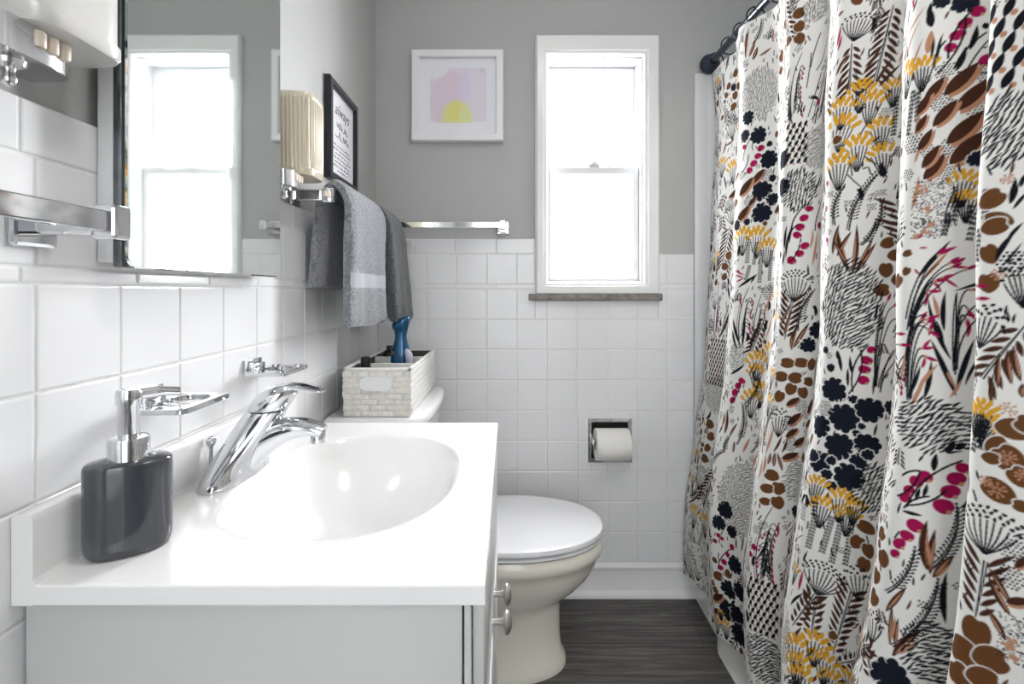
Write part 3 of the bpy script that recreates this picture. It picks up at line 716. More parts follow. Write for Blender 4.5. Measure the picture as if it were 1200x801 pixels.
for s, x_ in ((-1, .2945), (1, .4215)):
    bm = bmesh.new(); box(bm, x_ - .0022, x_ + .0022, WB - .058, WB + .02, TC[1] - .004, TC[1] + .016, .0015); obj('bracket', bm, 'chrome', tp, 35)
rl = thing('toilet_paper_roll', 'white toilet paper roll hanging in the recessed chrome holder', 'toilet paper', (TC[0], WB - .047, TC[1] + .0005))
rc = (.358, WB - .047, TC[1] + .006 - .0098)
bm = bmesh.new(); lathe(bm, [(.0195, -.0575), (.0535, -.0575), (.0545, -.0562), (.0545, .0562), (.0535, .0575), (.0195, .0575), (.0195, -.0575)], rc, 'x', 48, (False, False)); obj('paper', bm, 'tissue', rl, 40)
bm = bmesh.new(); lathe(bm, [(.0188, -.057), (.0194, -.057), (.0194, .057), (.0188, .057), (.0188, -.057)], rc, 'x', 32, (False, False)); obj('core', bm, 'card', rl, 40)

# ---------------------------------------------------------------- bathtub
tb = thing('bathtub', 'white enamelled bathtub mostly hidden behind the patterned shower curtain', 'bathtub', (1.05, 1.0, 0))
def apron(z):
    q = min(1, z / .085); fl = .033 * (1 - q) ** 2
    pts = []
    for y_, x_ in ((.245, .6575), (1.455, .6575), (1.475, .6575), (1.50, .6575), (1.525, .6575), (1.545, .6575), (1.733, .6575)):
        x2 = x_ - fl * max(0, min(1, (1.56 - y_) / .08))
        if z > .345: x2 = .648
        pts.append((x2, y_, z))
    return pts + [(1.447, 1.733, z), (1.447, .245, z)]
bm = bmesh.new(); R0 = [apron(z) for z in (0, .012, .03, .055, .085, .30, .345)]
loft(bm, R0 + [[(x + (.0 if x < .7 else 0), y_, .352) for x, y_, z in apron(.36)], [(x, y_, .385) for x, y_, z in apron(.36)], [(x + .006 if x < .7 else x - .004, min(max(y_, .251), 1.729), .392) for x, y_, z in apron(.36)]], (True, False))
n = 64
def inn(k, z): return [(1.055 + x, .99 + y_, z) for x, y_ in sup(.325 * k, .66 * k, n, 4)]
vs_out = [v for v in bm.verts if abs(v.co.z - .392) < 1e-5]
e_out = [e for e in bm.edges if e.verts[0] in vs_out and e.verts[1] in vs_out]
loft(bm, [inn(1, .392), inn(.985, .385), inn(.95, .20), inn(.90, .09), inn(.8, .07)], (False, True))
e_in = [e for e in bm.edges if all(abs(v.co.z - .392) < 1e-5 for v in e.verts) and e not in e_out]
bmesh.ops.bridge_loops(bm, edges=e_out + e_in)
obj('tub_body', bm, 'tub', tb, 40)

# ---------------------------------------------------------------- shower rod, rings, curtain
rod = thing('shower_rod', 'dark navy shower curtain rod fixed to the back wall', 'curtain rod', (.707, .4, 1.877))
bm = bmesh.new(); tube(bm, [(.707, WB - .034, 1.877), (.707, WF + .006, 1.877)], .0115, 20, (0, 0, 1)); obj('pole', bm, 'rod', rod, 50)
for y_, s in ((WB - .0145, -1), (WF, 1)):
    bm = bmesh.new(); lathe(bm, [(.030, 0), (.0335, .003 * s), (.034, .016 * s), (.030, .023 * s), (.020, .027 * s), (.014, .036 * s), (.012, .037 * s)], (.707, y_, 1.877), 'y', 32); obj('end_flange', bm, 'rod', rod, 45)
# ---------------------------------------------------------------- curtain shape
PZ=np.array([(0.0,.596),(.09,.600),(.32,.610),(.42,.620),(.52,.637),(.81,.672),(1.02,.688),(1.29,.700),(1.5,.708),(1.7,.716),(1.84,.707),(1.95,.707)])
def base(z): return np.interp(z,PZ[:,0],PZ[:,1])
CP=np.array([(1.720,.004),(1.64,-.004),(1.565,.012),(1.49,-.022),(1.416,-.052),(1.365,-.026),(1.312,.006),(1.235,-.030),(1.158,-.063),(1.128,-.040),(1.100,-.012),(1.045,-.034),(.983,-.063),(.935,-.026),(.892,.004),(.84,-.034),(.783,-.062),(.712,.004),(.688,-.030),(.660,-.060),(.60,-.030),(.55,.0),(.50,-.03),(.455,-.06),(.39,-.03),(.34,.0),(.29,-.03),(.24,-.06),(.17,-.03),(.12,0),(.06,-.05),(.0,-.05),(-.06,0),(-.13,-.05)])
def plan(n=4000):
    P=CP; k=len(P)
    Q=np.vstack([2*P[0]-P[1],P,2*P[-1]-P[-2]])
    out=[]
    m=n//(k-1)
    for i in range(1,k):
        p0,p1,p2,p3=Q[i-1],Q[i],Q[i+1],Q[i+2]
        t=np.linspace(0,1,m,endpoint=False)[:,None]
        c=.5*((2*p1)+(-p0+p2)*t+(2*p0-5*p1+4*p2-p3)*t*t+(-p0+3*p1-3*p2+p3)*t**3)
        out.append(c)
    out.append(P[-1:])
    c=np.vstack(out)
    s=np.concatenate([[0],np.cumsum(np.hypot(*np.diff(c,axis=0).T))])
    return c,s
C_,S_=plan()
EY=np.array([.9,1.0,1.1,1.158,1.2,1.266,1.32,1.373,1.43,1.48,1.55,1.61,1.66,1.72])
EX=np.array([0,.01,.012,.03,.025,.020,.022,.045,.045,.024,.020,.032,.020,.0])
def surf(u,z):
    "u (arc length, m), z arrays -> X,Y"
    y=np.interp(u,S_,C_[:,0]); o=np.interp(u,S_,C_[:,1])
    k=np.interp(z,[0,.15,.6,1.3,1.75,1.84],[1.0,1.0,1.0,1.0,.9,.8])
    wob=.006*np.sin(z*3.1+u*2.0)+.004*np.sin(z*6.3+u*5.1+1.)
    w2=.0016*np.sin(z*17+u*23)+.0014*np.sin(u*61+z*9)
    e=np.interp(y,EY,EX)*np.clip((.55-z)/.43,0,1)**1.3
    return base(z)+o*k+w2+e, y+wob*np.clip((1.72-y)*8,0,1)
ZTOP,ZBOT=1.837,.102
# ---------------------------------------------------------------- curtain print
class Raster:
    """Draws ink shapes on the cloth; ua, va are the cloth coordinates of the columns and rows (metres)."""
    def __init__(s, ua, va, ground):
        s.u, s.v = ua, va
        s.c = np.empty((len(ua), len(va), 3), np.float32); s.c[:] = ground
        s.aa = .0011
    def box(s, u0, u1, v0, v1):
        i0, i1 = np.searchsorted(s.u, [u0, u1]); j0, j1 = np.searchsorted(s.v, [v0, v1])
        if i1 <= i0 or j1 <= j0: return None
        return i0, i1, j0, j1, s.u[i0:i1, None], s.v[None, j0:j1]
    def put(s, b, d, col, halo=0):
        if halo:                       # unprinted gap round a solid motif
            a = np.clip(.5 - (d - halo) / s.aa, 0, 1)[..., None].astype(np.float32); t = s.c[b[0]:b[1], b[2]:b[3]]; t += (np.array(GROUND, np.float32) - t) * a
        a = np.clip(.5 - d / s.aa, 0, 1)[..., None].astype(np.float32)
        t = s.c[b[0]:b[1], b[2]:b[3]]
        t += (np.array(col, np.float32) - t) * a
    def seg(s, x0, y0, x1, y1, w0, w1, col):
        m = max(w0, w1) + .002
        b = s.box(min(x0, x1) - m, max(x0, x1) + m, min(y0, y1) - m, max(y0, y1) + m)
        if b is None: return
        U, V = b[4], b[5]; dx, dy = x1 - x0, y1 - y0; L = dx * dx + dy * dy + 1e-12
        t = np.clip(((U - x0) * dx + (V - y0) * dy) / L, 0, 1)
        s.put(b, np.hypot(U - x0 - t * dx, V - y0 - t * dy) - (w0 + (w1 - w0) * t), col)
    def line(s, pts, w, col, w1=None):
        n = len(pts) - 1; w1 = w if w1 is None else w1
        for i in range(n):
            s.seg(*pts[i], *pts[i + 1], w + (w1 - w) * i / n, w + (w1 - w) * (i + 1) / n, col)
    def leaf(s, x0, y0, x1, y1, w, col, side=0, bend=0.):
        m = w + abs(bend) + .003
        b = s.box(min(x0, x1) - m, max(x0, x1) + m, min(y0, y1) - m, max(y0, y1) + m)
        if b is None: return
        U, V = b[4], b[5]; dx, dy = x1 - x0, y1 - y0; L = math.hypot(dx, dy) + 1e-9
        dx /= L; dy /= L
        t = ((U - x0) * dx + (V - y0) * dy) / L; q = -(U - x0) * dy + (V - y0) * dx
        tc = np.clip(t, 0, 1); q = q - bend * 4 * tc * (1 - tc)
        h = w * np.sin(np.pi * tc ** .85) ** .8
        d = np.abs(q) - h
        if side: d = np.maximum(d, -side * q)
        s.put(b, np.where((t < 0) | (t > 1), .01, d), col)
    def blob(s, x, y, r, col, lob=(0, 0, 0, 0), sq=1., an=0.):
        R = r * 1.5 + .002
        b = s.box(x - R, x + R, y - R, y + R)
        if b is None: return
        U, V = b[4] - x, b[5] - y; ca, sa = math.cos(an), math.sin(an)
        P, Q = U * ca + V * sa, (-U * sa + V * ca) * sq
        th = np.arctan2(Q, P); k = 1 + lob[0] * np.cos(th * 2 + lob[1]) + lob[2] * np.cos(th * 3 + lob[3])
        s.put(b, np.hypot(P, Q) - r * k, col)
    def heart(s, x, y, r, col, an, f):
        R = r * 1.6 + .002
        b = s.box(x - R, x + R, y - R, y + R)
        if b is None: return
        U, V = b[4] - x, b[5] - y; ca, sa = math.cos(an), math.sin(an)
        P, Q = (U * ca + V * sa) / r, (-U * sa + V * ca) / r
        P = P * f
        th = np.arctan2(P, -Q)          # notch at +Q
        k = 1.0 - .30 * np.exp(-((np.abs(th) - math.pi) / .38) ** 2) + .10 * np.exp(-(th / .35) ** 2) + .05 * np.cos(2 * th)
        s.put(b, (np.hypot(P, Q) - k) * r, col, .0016)
    def flower(s, x, y, r, col, n, ph):
        R = r * 1.25 + .002
        b = s.box(x - R, x + R, y - R, y + R)
        if b is None: return
        U, V = b[4] - x, b[5] - y; th = np.arctan2(V, U); rr = np.hypot(U, V)
        k = .82 + .22 * np.abs(np.cos((th + ph) * n / 2)) ** .6 + .05 * np.cos(th * 3 + ph)
        s.put(b, rr - r * k, col, .0016)

INK = dict(k=(.006, .007, .011), n=(.009, .012, .022), b=(.135, .055, .019), d=(.060, .022, .012), t=(.48, .235, .14), m=(.34, .006, .075),
           y=(.68, .35, .03), l=(.012, .012, .015))

def bez(x0, y0, cx, cy, x1, y1, n=8):
    return [((1 - t) ** 2 * x0 + 2 * t * (1 - t) * cx + t * t * x1, (1 - t) ** 2 * y0 + 2 * t * (1 - t) * cy + t * t * y1) for t in [i / n for i in range(n + 1)]]

def draw_motif(R, t, p, rnd):
    K, BR, TA, MG, YE, LN, DK = (INK[c] for c in 'kbtmyld')
    U = rnd.uniform
    k = t[0]
    if k == 'A': pass
    elif k in 'TLDUWPC':
        x0, y0, x1, y1 = p[:4]; w = p[4] if len(p) > 4 else .001
        dx, dy = x1 - x0, y1 - y0; L = math.hypot(dx, dy) + 1e-6; ex, ey = dx / L, dy / L; nx, ny = -ey, ex
    else:
        x, y, r = p[:3]
    if k == 'A':                       # arching stem, a = with a magenta leaflet at its tip
        x0, y0, cx_, cy_, x1, y1 = p[:6]; P = bez(x0, y0, cx_, cy_, x1, y1, 14)
        R.line(P, .0012, K, .0009)
        if t[1:] == 'm':
            ax, ay = x1 - P[-3][0], y1 - P[-3][1]; q = math.hypot(ax, ay) + 1e-6; l = .016
            R.leaf(x1, y1, x1 + ax / q * l, y1 + ay / q * l, .0027, MG); R.blob(x1, y1, .0026, TA, (.1, 0, 0, 0), 1.3, 1.)
    elif k == 'H':
        R.heart(x, y, r * (.88 if r < .016 else .80), BR, U(-1.6, 1.6), U(.95, 1.25))
    elif k == 'F':
        R.flower(x, y, r * .90, INK['n'], 9 if r > .012 else 7, U(0, 6))
        for i in range(rnd.choice((2, 3)) if r > .014 else 0):
            a = U(0, 6.28); R.seg(x + r * .62 * math.cos(a), y + r * .62 * math.sin(a), x + r * 1.1 * math.cos(a), y + r * 1.1 * math.sin(a), .0002, .0015, GROUND)
    elif k == 'B':
        R.blob(x, y, r, MG, (.06, U(0, 6), .03, 0), 1.12, U(-.5, .8))
        if r > .0055: R.blob(x + r * .55, y - r * .62, r * .26, TA)
    elif k == 'Y':
        an = math.radians(-p[3]) if len(p) > 3 else 0
        bx, by = x - math.sin(an) * -r * 2.2 * .3, y - r * 2.3
        for i in range(6):
            q = (i - 2.5) / 2.5
            tx, ty = x + q * r * .75, y - r * .35 + (1 - q * q) * r * .25
            R.line(bez(bx + q * r * .12, by, bx + q * r * .55, by + r, tx, ty), .0011, K)
        for j in range(2):
            for i in range(5):
                q = (i - 2) / 2.0 + (.12 if j else -.12)
                ca, sa = math.cos(an), math.sin(an)
                fx, fy = q * r * .95, (1 - q * q) * r * .42 + j * r * .42 - r * .1
                px_, py_ = x + fx * ca - fy * sa, y + fx * sa + fy * ca
                R.blob(px_, py_, r * .30, YE, (.1, 0, 0, 0), 1.5, math.pi / 2 - q * .6 + an)
    elif k == 'O':
        d = max(.0042, r * .30); n = int(r / d) + 1
        for i in range(-n, n + 1):
            for j in range(-n, n + 1):
                ox, oy = (i + .5 * (j & 1)) * d * 1.05, j * d * .95
                if math.hypot(ox, oy) < r * 1.02:
                    R.blob(x + ox + U(-.1, .1) * d, y + oy + U(-.1, .1) * d, d * .37, K, (.1, U(0, 6), .06, U(0, 6)), U(1, 1.4), U(.4, 1.2))
    elif k == 'K':
        an = math.radians(-p[3]); ex, ey = math.cos(an), math.sin(an); h = r * .98
        a = (x - ex * h, y - ey * h); b = (x + ex * h, y + ey * h)
        o_ = r * .17; R.leaf(a[0] + ey * o_, a[1] - ex * o_, b[0] + ey * o_, b[1] - ex * o_, r * .33, TA, 0); R.leaf(a[0] - ey * o_ * .6, a[1] + ex * o_ * .6, b[0] - ey * o_ * .6, b[1] + ex * o_ * .6, r * .34, INK['d'], 0)
    elif k == 'X':
        for i in range(9):
            a = i * .7 + U(-.2, .2)
            R.seg(x + r * .3 * math.cos(a), y + r * .3 * math.sin(a), x + r * .85 * math.cos(a), y + r * .85 * math.sin(a), .0007, .0006, TA); R.blob(x + r * math.cos(a), y + r * math.sin(a), .0013, TA)
    elif k == 'T':
        c = t[1]
        if c == 'l':
            b = U(-.1, .1) * L; R.line(bez(x0, y0, (x0 + x1) / 2 + nx * b, (y0 + y1) / 2 + ny * b, x1, y1), max(.0011, w * .3), K)
        else:
            w = max(w * .55, .0016)
            if c == 'b':
                R.leaf(x0, y0, x1, y1, w, INK['d'], 0, U(-.06, .06) * L); R.leaf(x0 + ex * L * .1, y0 + ey * L * .1, x1 - ex * L * .2, y1 - ey * L * .2, w * .3, TA if w > .003 else BR)
            else:
                R.leaf(x0, y0, x1, y1, w, INK[c], 0, U(-.05, .05) * L)
    elif k == 'C':
        b = .22 * L * rnd.choice((1, 1, -1))
        R.line(bez(x0, y0, (x0 + x1) / 2 + nx * b, (y0 + y1) / 2 + ny * b, x1, y1), .0014, K)
    elif k == 'L':
        R.seg(x0, y0, x1, y1, .0012, .0008, K); R.seg(x0 + nx * .004, y0 + ny * .004, x1, y1, .0010, .0006, K)
        n = max(4, int(L / max(.0125, w * .30)))
        for i in range(n):
            f = (i + .5) / n
            for s in (1, -1):
                a = .75
                l = w * (1.25 - .6 * f) * 1.15
                bx, by = x0 + dx * f + nx * s * .003, y0 + dy * f + ny * s * .003
                # leaflets sweep back towards the base, tips outward
                R.leaf(bx, by, bx + (nx * s * math.sin(a) - ex * math.cos(a)) * l, by + (ny * s * math.sin(a) - ey * math.cos(a)) * l, max(.0017, min(.0034, L / n * .26)), INK['d'])
    elif k == 'D':
        b = .18 * L * rnd.choice((1, -1)); P = bez(x0, y0, (x0 + x1) / 2 + nx * b, (y0 + y1) / 2 + ny * b, x1, y1, 14)
        R.line(P, .0014, K, .0009); R.line([(q[0] + nx * .004 * (1 - i / 14), q[1] + ny * .004 * (1 - i / 14)) for i, q in enumerate(P)], .001, K, .0007)
        n = max(7, int(L / .0068)); w = max(.008, min(w, .45 * L))
        for i in range(n + 1):
            f = .18 + .82 * i / n; q = P[min(14, int(f * 14))]; g = f * 14 - int(f * 14); q2 = P[min(14, int(f * 14) + 1)]
            bx, by = q[0] + (q2[0] - q[0]) * g, q[1] + (q2[1] - q[1]) * g
            for s in (1, -1):
                a = 1.0 - .5 * f; l = w * .55 * (1 - .25 * f)
                ox, oy = nx * s * math.sin(a) + ex * math.cos(a), ny * s * math.sin(a) + ey * math.cos(a)
                R.seg(bx + ox * l * .25, by + oy * l * .25, bx + ox * l * .85, by + oy * l * .85, .0009, .0009, K); R.blob(bx + ox * l, by + oy * l, max(.0020, min(.0032, w * .085)), K, (.12, U(0, 6), 0, 0), 1.25, U(0, 3))
    elif k == 'U':
        w = max(w * .86, .012); n = max(6, int(w / .0032))
        for i in range(n):
            q = (i / (n - 1)) * 2 - 1
            tx, ty = x0 + ex * L * (.72 - .22 * q * q) + nx * q * w * .95, y0 + ey * L * (.72 - .22 * q * q) + ny * q * w * .95
            R.line(bez(x0 + nx * q * w * .07, y0 + ny * q * w * .07, x0 + ex * L * .3 + nx * q * w * .8, y0 + ey * L * .3 + ny * q * w * .8, tx, ty, 6), .0011, K)
        rows = max(2, int(L * .3 / .0055))
        for j in range(rows):
            m = max(4, int(2 * w / .0066))
            for i in range(m):
                q = ((i + .5 * (j & 1)) / (m - 1)) * 2 - 1
                if q > 1.05: continue
                h = L * (.80 - .22 * q * q) + j * .0060
                R.blob(x0 + ex * h + nx * q * w * 1.06 + U(-.0006, .0006), y0 + ey * h + ny * q * w * 1.06 + U(-.0006, .0006), .0026, K, (.12, U(0, 6), .08, U(0, 6)), 1.2, U(0, 3))
    elif k == 'W':
        n = max(4, int(L / .0062)); w = max(w * .5, .004)
        for i in range(n):
            f = (i + .3) / n
            for s in (-1, -.35, .35, 1):
                bx, by = x0 + dx * f + nx * s * w, y0 + dy * f + ny * s * w
                l = .0075
                R.leaf(bx, by, bx + (ex * .9 - nx * s * .25) * l, by + (ey * .9 - ny * s * .25) * l, .0011, K)
    elif k == 'P':
        b = .16 * L; P = bez(x0, y0, (x0 + x1) / 2 + nx * b, (y0 + y1) / 2 + ny * b, x1, y1, 14); sgn = -1 if dx > 0 else 1
        R.line(P, .0015, K, .0009); R.line([(q[0] + nx * .005, q[1] + ny * .005) for q in P[:9]], .001, K, .0006)
        n = max(5, int(L / .016)); w = max(w, .016); s = sgn
        for i in range(n):
            f = .12 + .80 * i / n; j = int(f * 14); q = P[j]; l = w * (1.1 - .40 * f)
            st = (x0 + dx * f * .35 + nx * s * (.002 + .003 * (i % 3)), y0 + dy * f * .35 + ny * s * (.002 + .003 * (i % 3)))
            e = (q[0] + nx * s * l - ex * l * .10, q[1] + ny * s * l - ey * l * .10)
            c1 = (q[0] + nx * s * l * .25 + ex * L * .10, q[1] + ny * s * l * .25 + ey * L * .10 + l * .35)
            R.line(bez(*st, *c1, *e, 9), .0009, K)
            d_ = (nx * s * .35 - ex * .85, ny * s * .35 - ey * .85)
            R.leaf(*e, e[0] + d_[0] * l * .5, e[1] + d_[1] * l * .5, .0024, MG)
            if i % 2: R.blob(*e, .0017, TA)
    elif k in 'GNS':
        w, h = p[2] / 2, p[3] / 2
        if k == 'S':
            f_ = p[4] if len(p) > 4 else 1.; d = .0132 * f_; m = int(h / d) + 1; n = int(w / d) + 1; sc = .0062 * f_
            for j in range(-m, m + 1):
                for i in range(-n, n + 1):
                    sx, sy = x + (i + .5 * (j & 1)) * d, y + j * d * 1.05
                    if abs(sx - x) > w or abs(sy - y) > h: continue
                    R.blob(sx + .003 * f_, sy - .0065 * f_, .0024 * f_, TA)
                    R.leaf(sx - sc * .55, sy - sc * 1.15, sx + sc * .6, sy + sc * 1.15, .0036 * f_, K)
        elif k == 'N':
            for i in range(int(w * h * 4 / 1.0e-5)):
                R.blob(x + U(-w, w), y + U(-h, h), U(.0007, .0011), K)
            for i in range(max(3, int(w * h * 4 / 1.1e-3))):
                qx, qy = x + U(-w, w) * .8, y + U(-h, h) * .8
                for j in range(5): R.blob(qx + U(-.004, .004), qy + U(-.005, .005), .0025, TA)
        else:
            an = math.radians(p[4] if len(p) > 4 else 60); light = len(p) > 5 and p[5] > .5
            l = .0095 if light else .0135; wd = .00080 if light else .0015
            ca, sa = math.cos(an), math.sin(an); row = .0028 if light else .0034; m = int(max(w, h) * 1.5 / row); n = int(max(w, h) * 1.5 / l)
            for j in range(-m, m + 1):
                for i in range(-n, n + 1):
                    al, ac = (i + .5 * (j & 1) + U(-.16, .16)) * l * 1.12, (j + U(-.2, .2)) * row
                    ox, oy = al * ca - ac * sa, al * sa + ac * ca
                    if (ox / w) ** 2 + (oy / h) ** 2 > U(.86, 1.12): continue
                    b = an + U(-.28, .28) + .22 * math.sin((x + ox) * 70); cx, cy = math.cos(b) * l * .52, math.sin(b) * l * .52
                    R.leaf(x + ox - cx, y + oy - cy, x + ox + cx, y + oy + cy, wd * U(.8, 1.25), K, 0, U(-.001, .001))
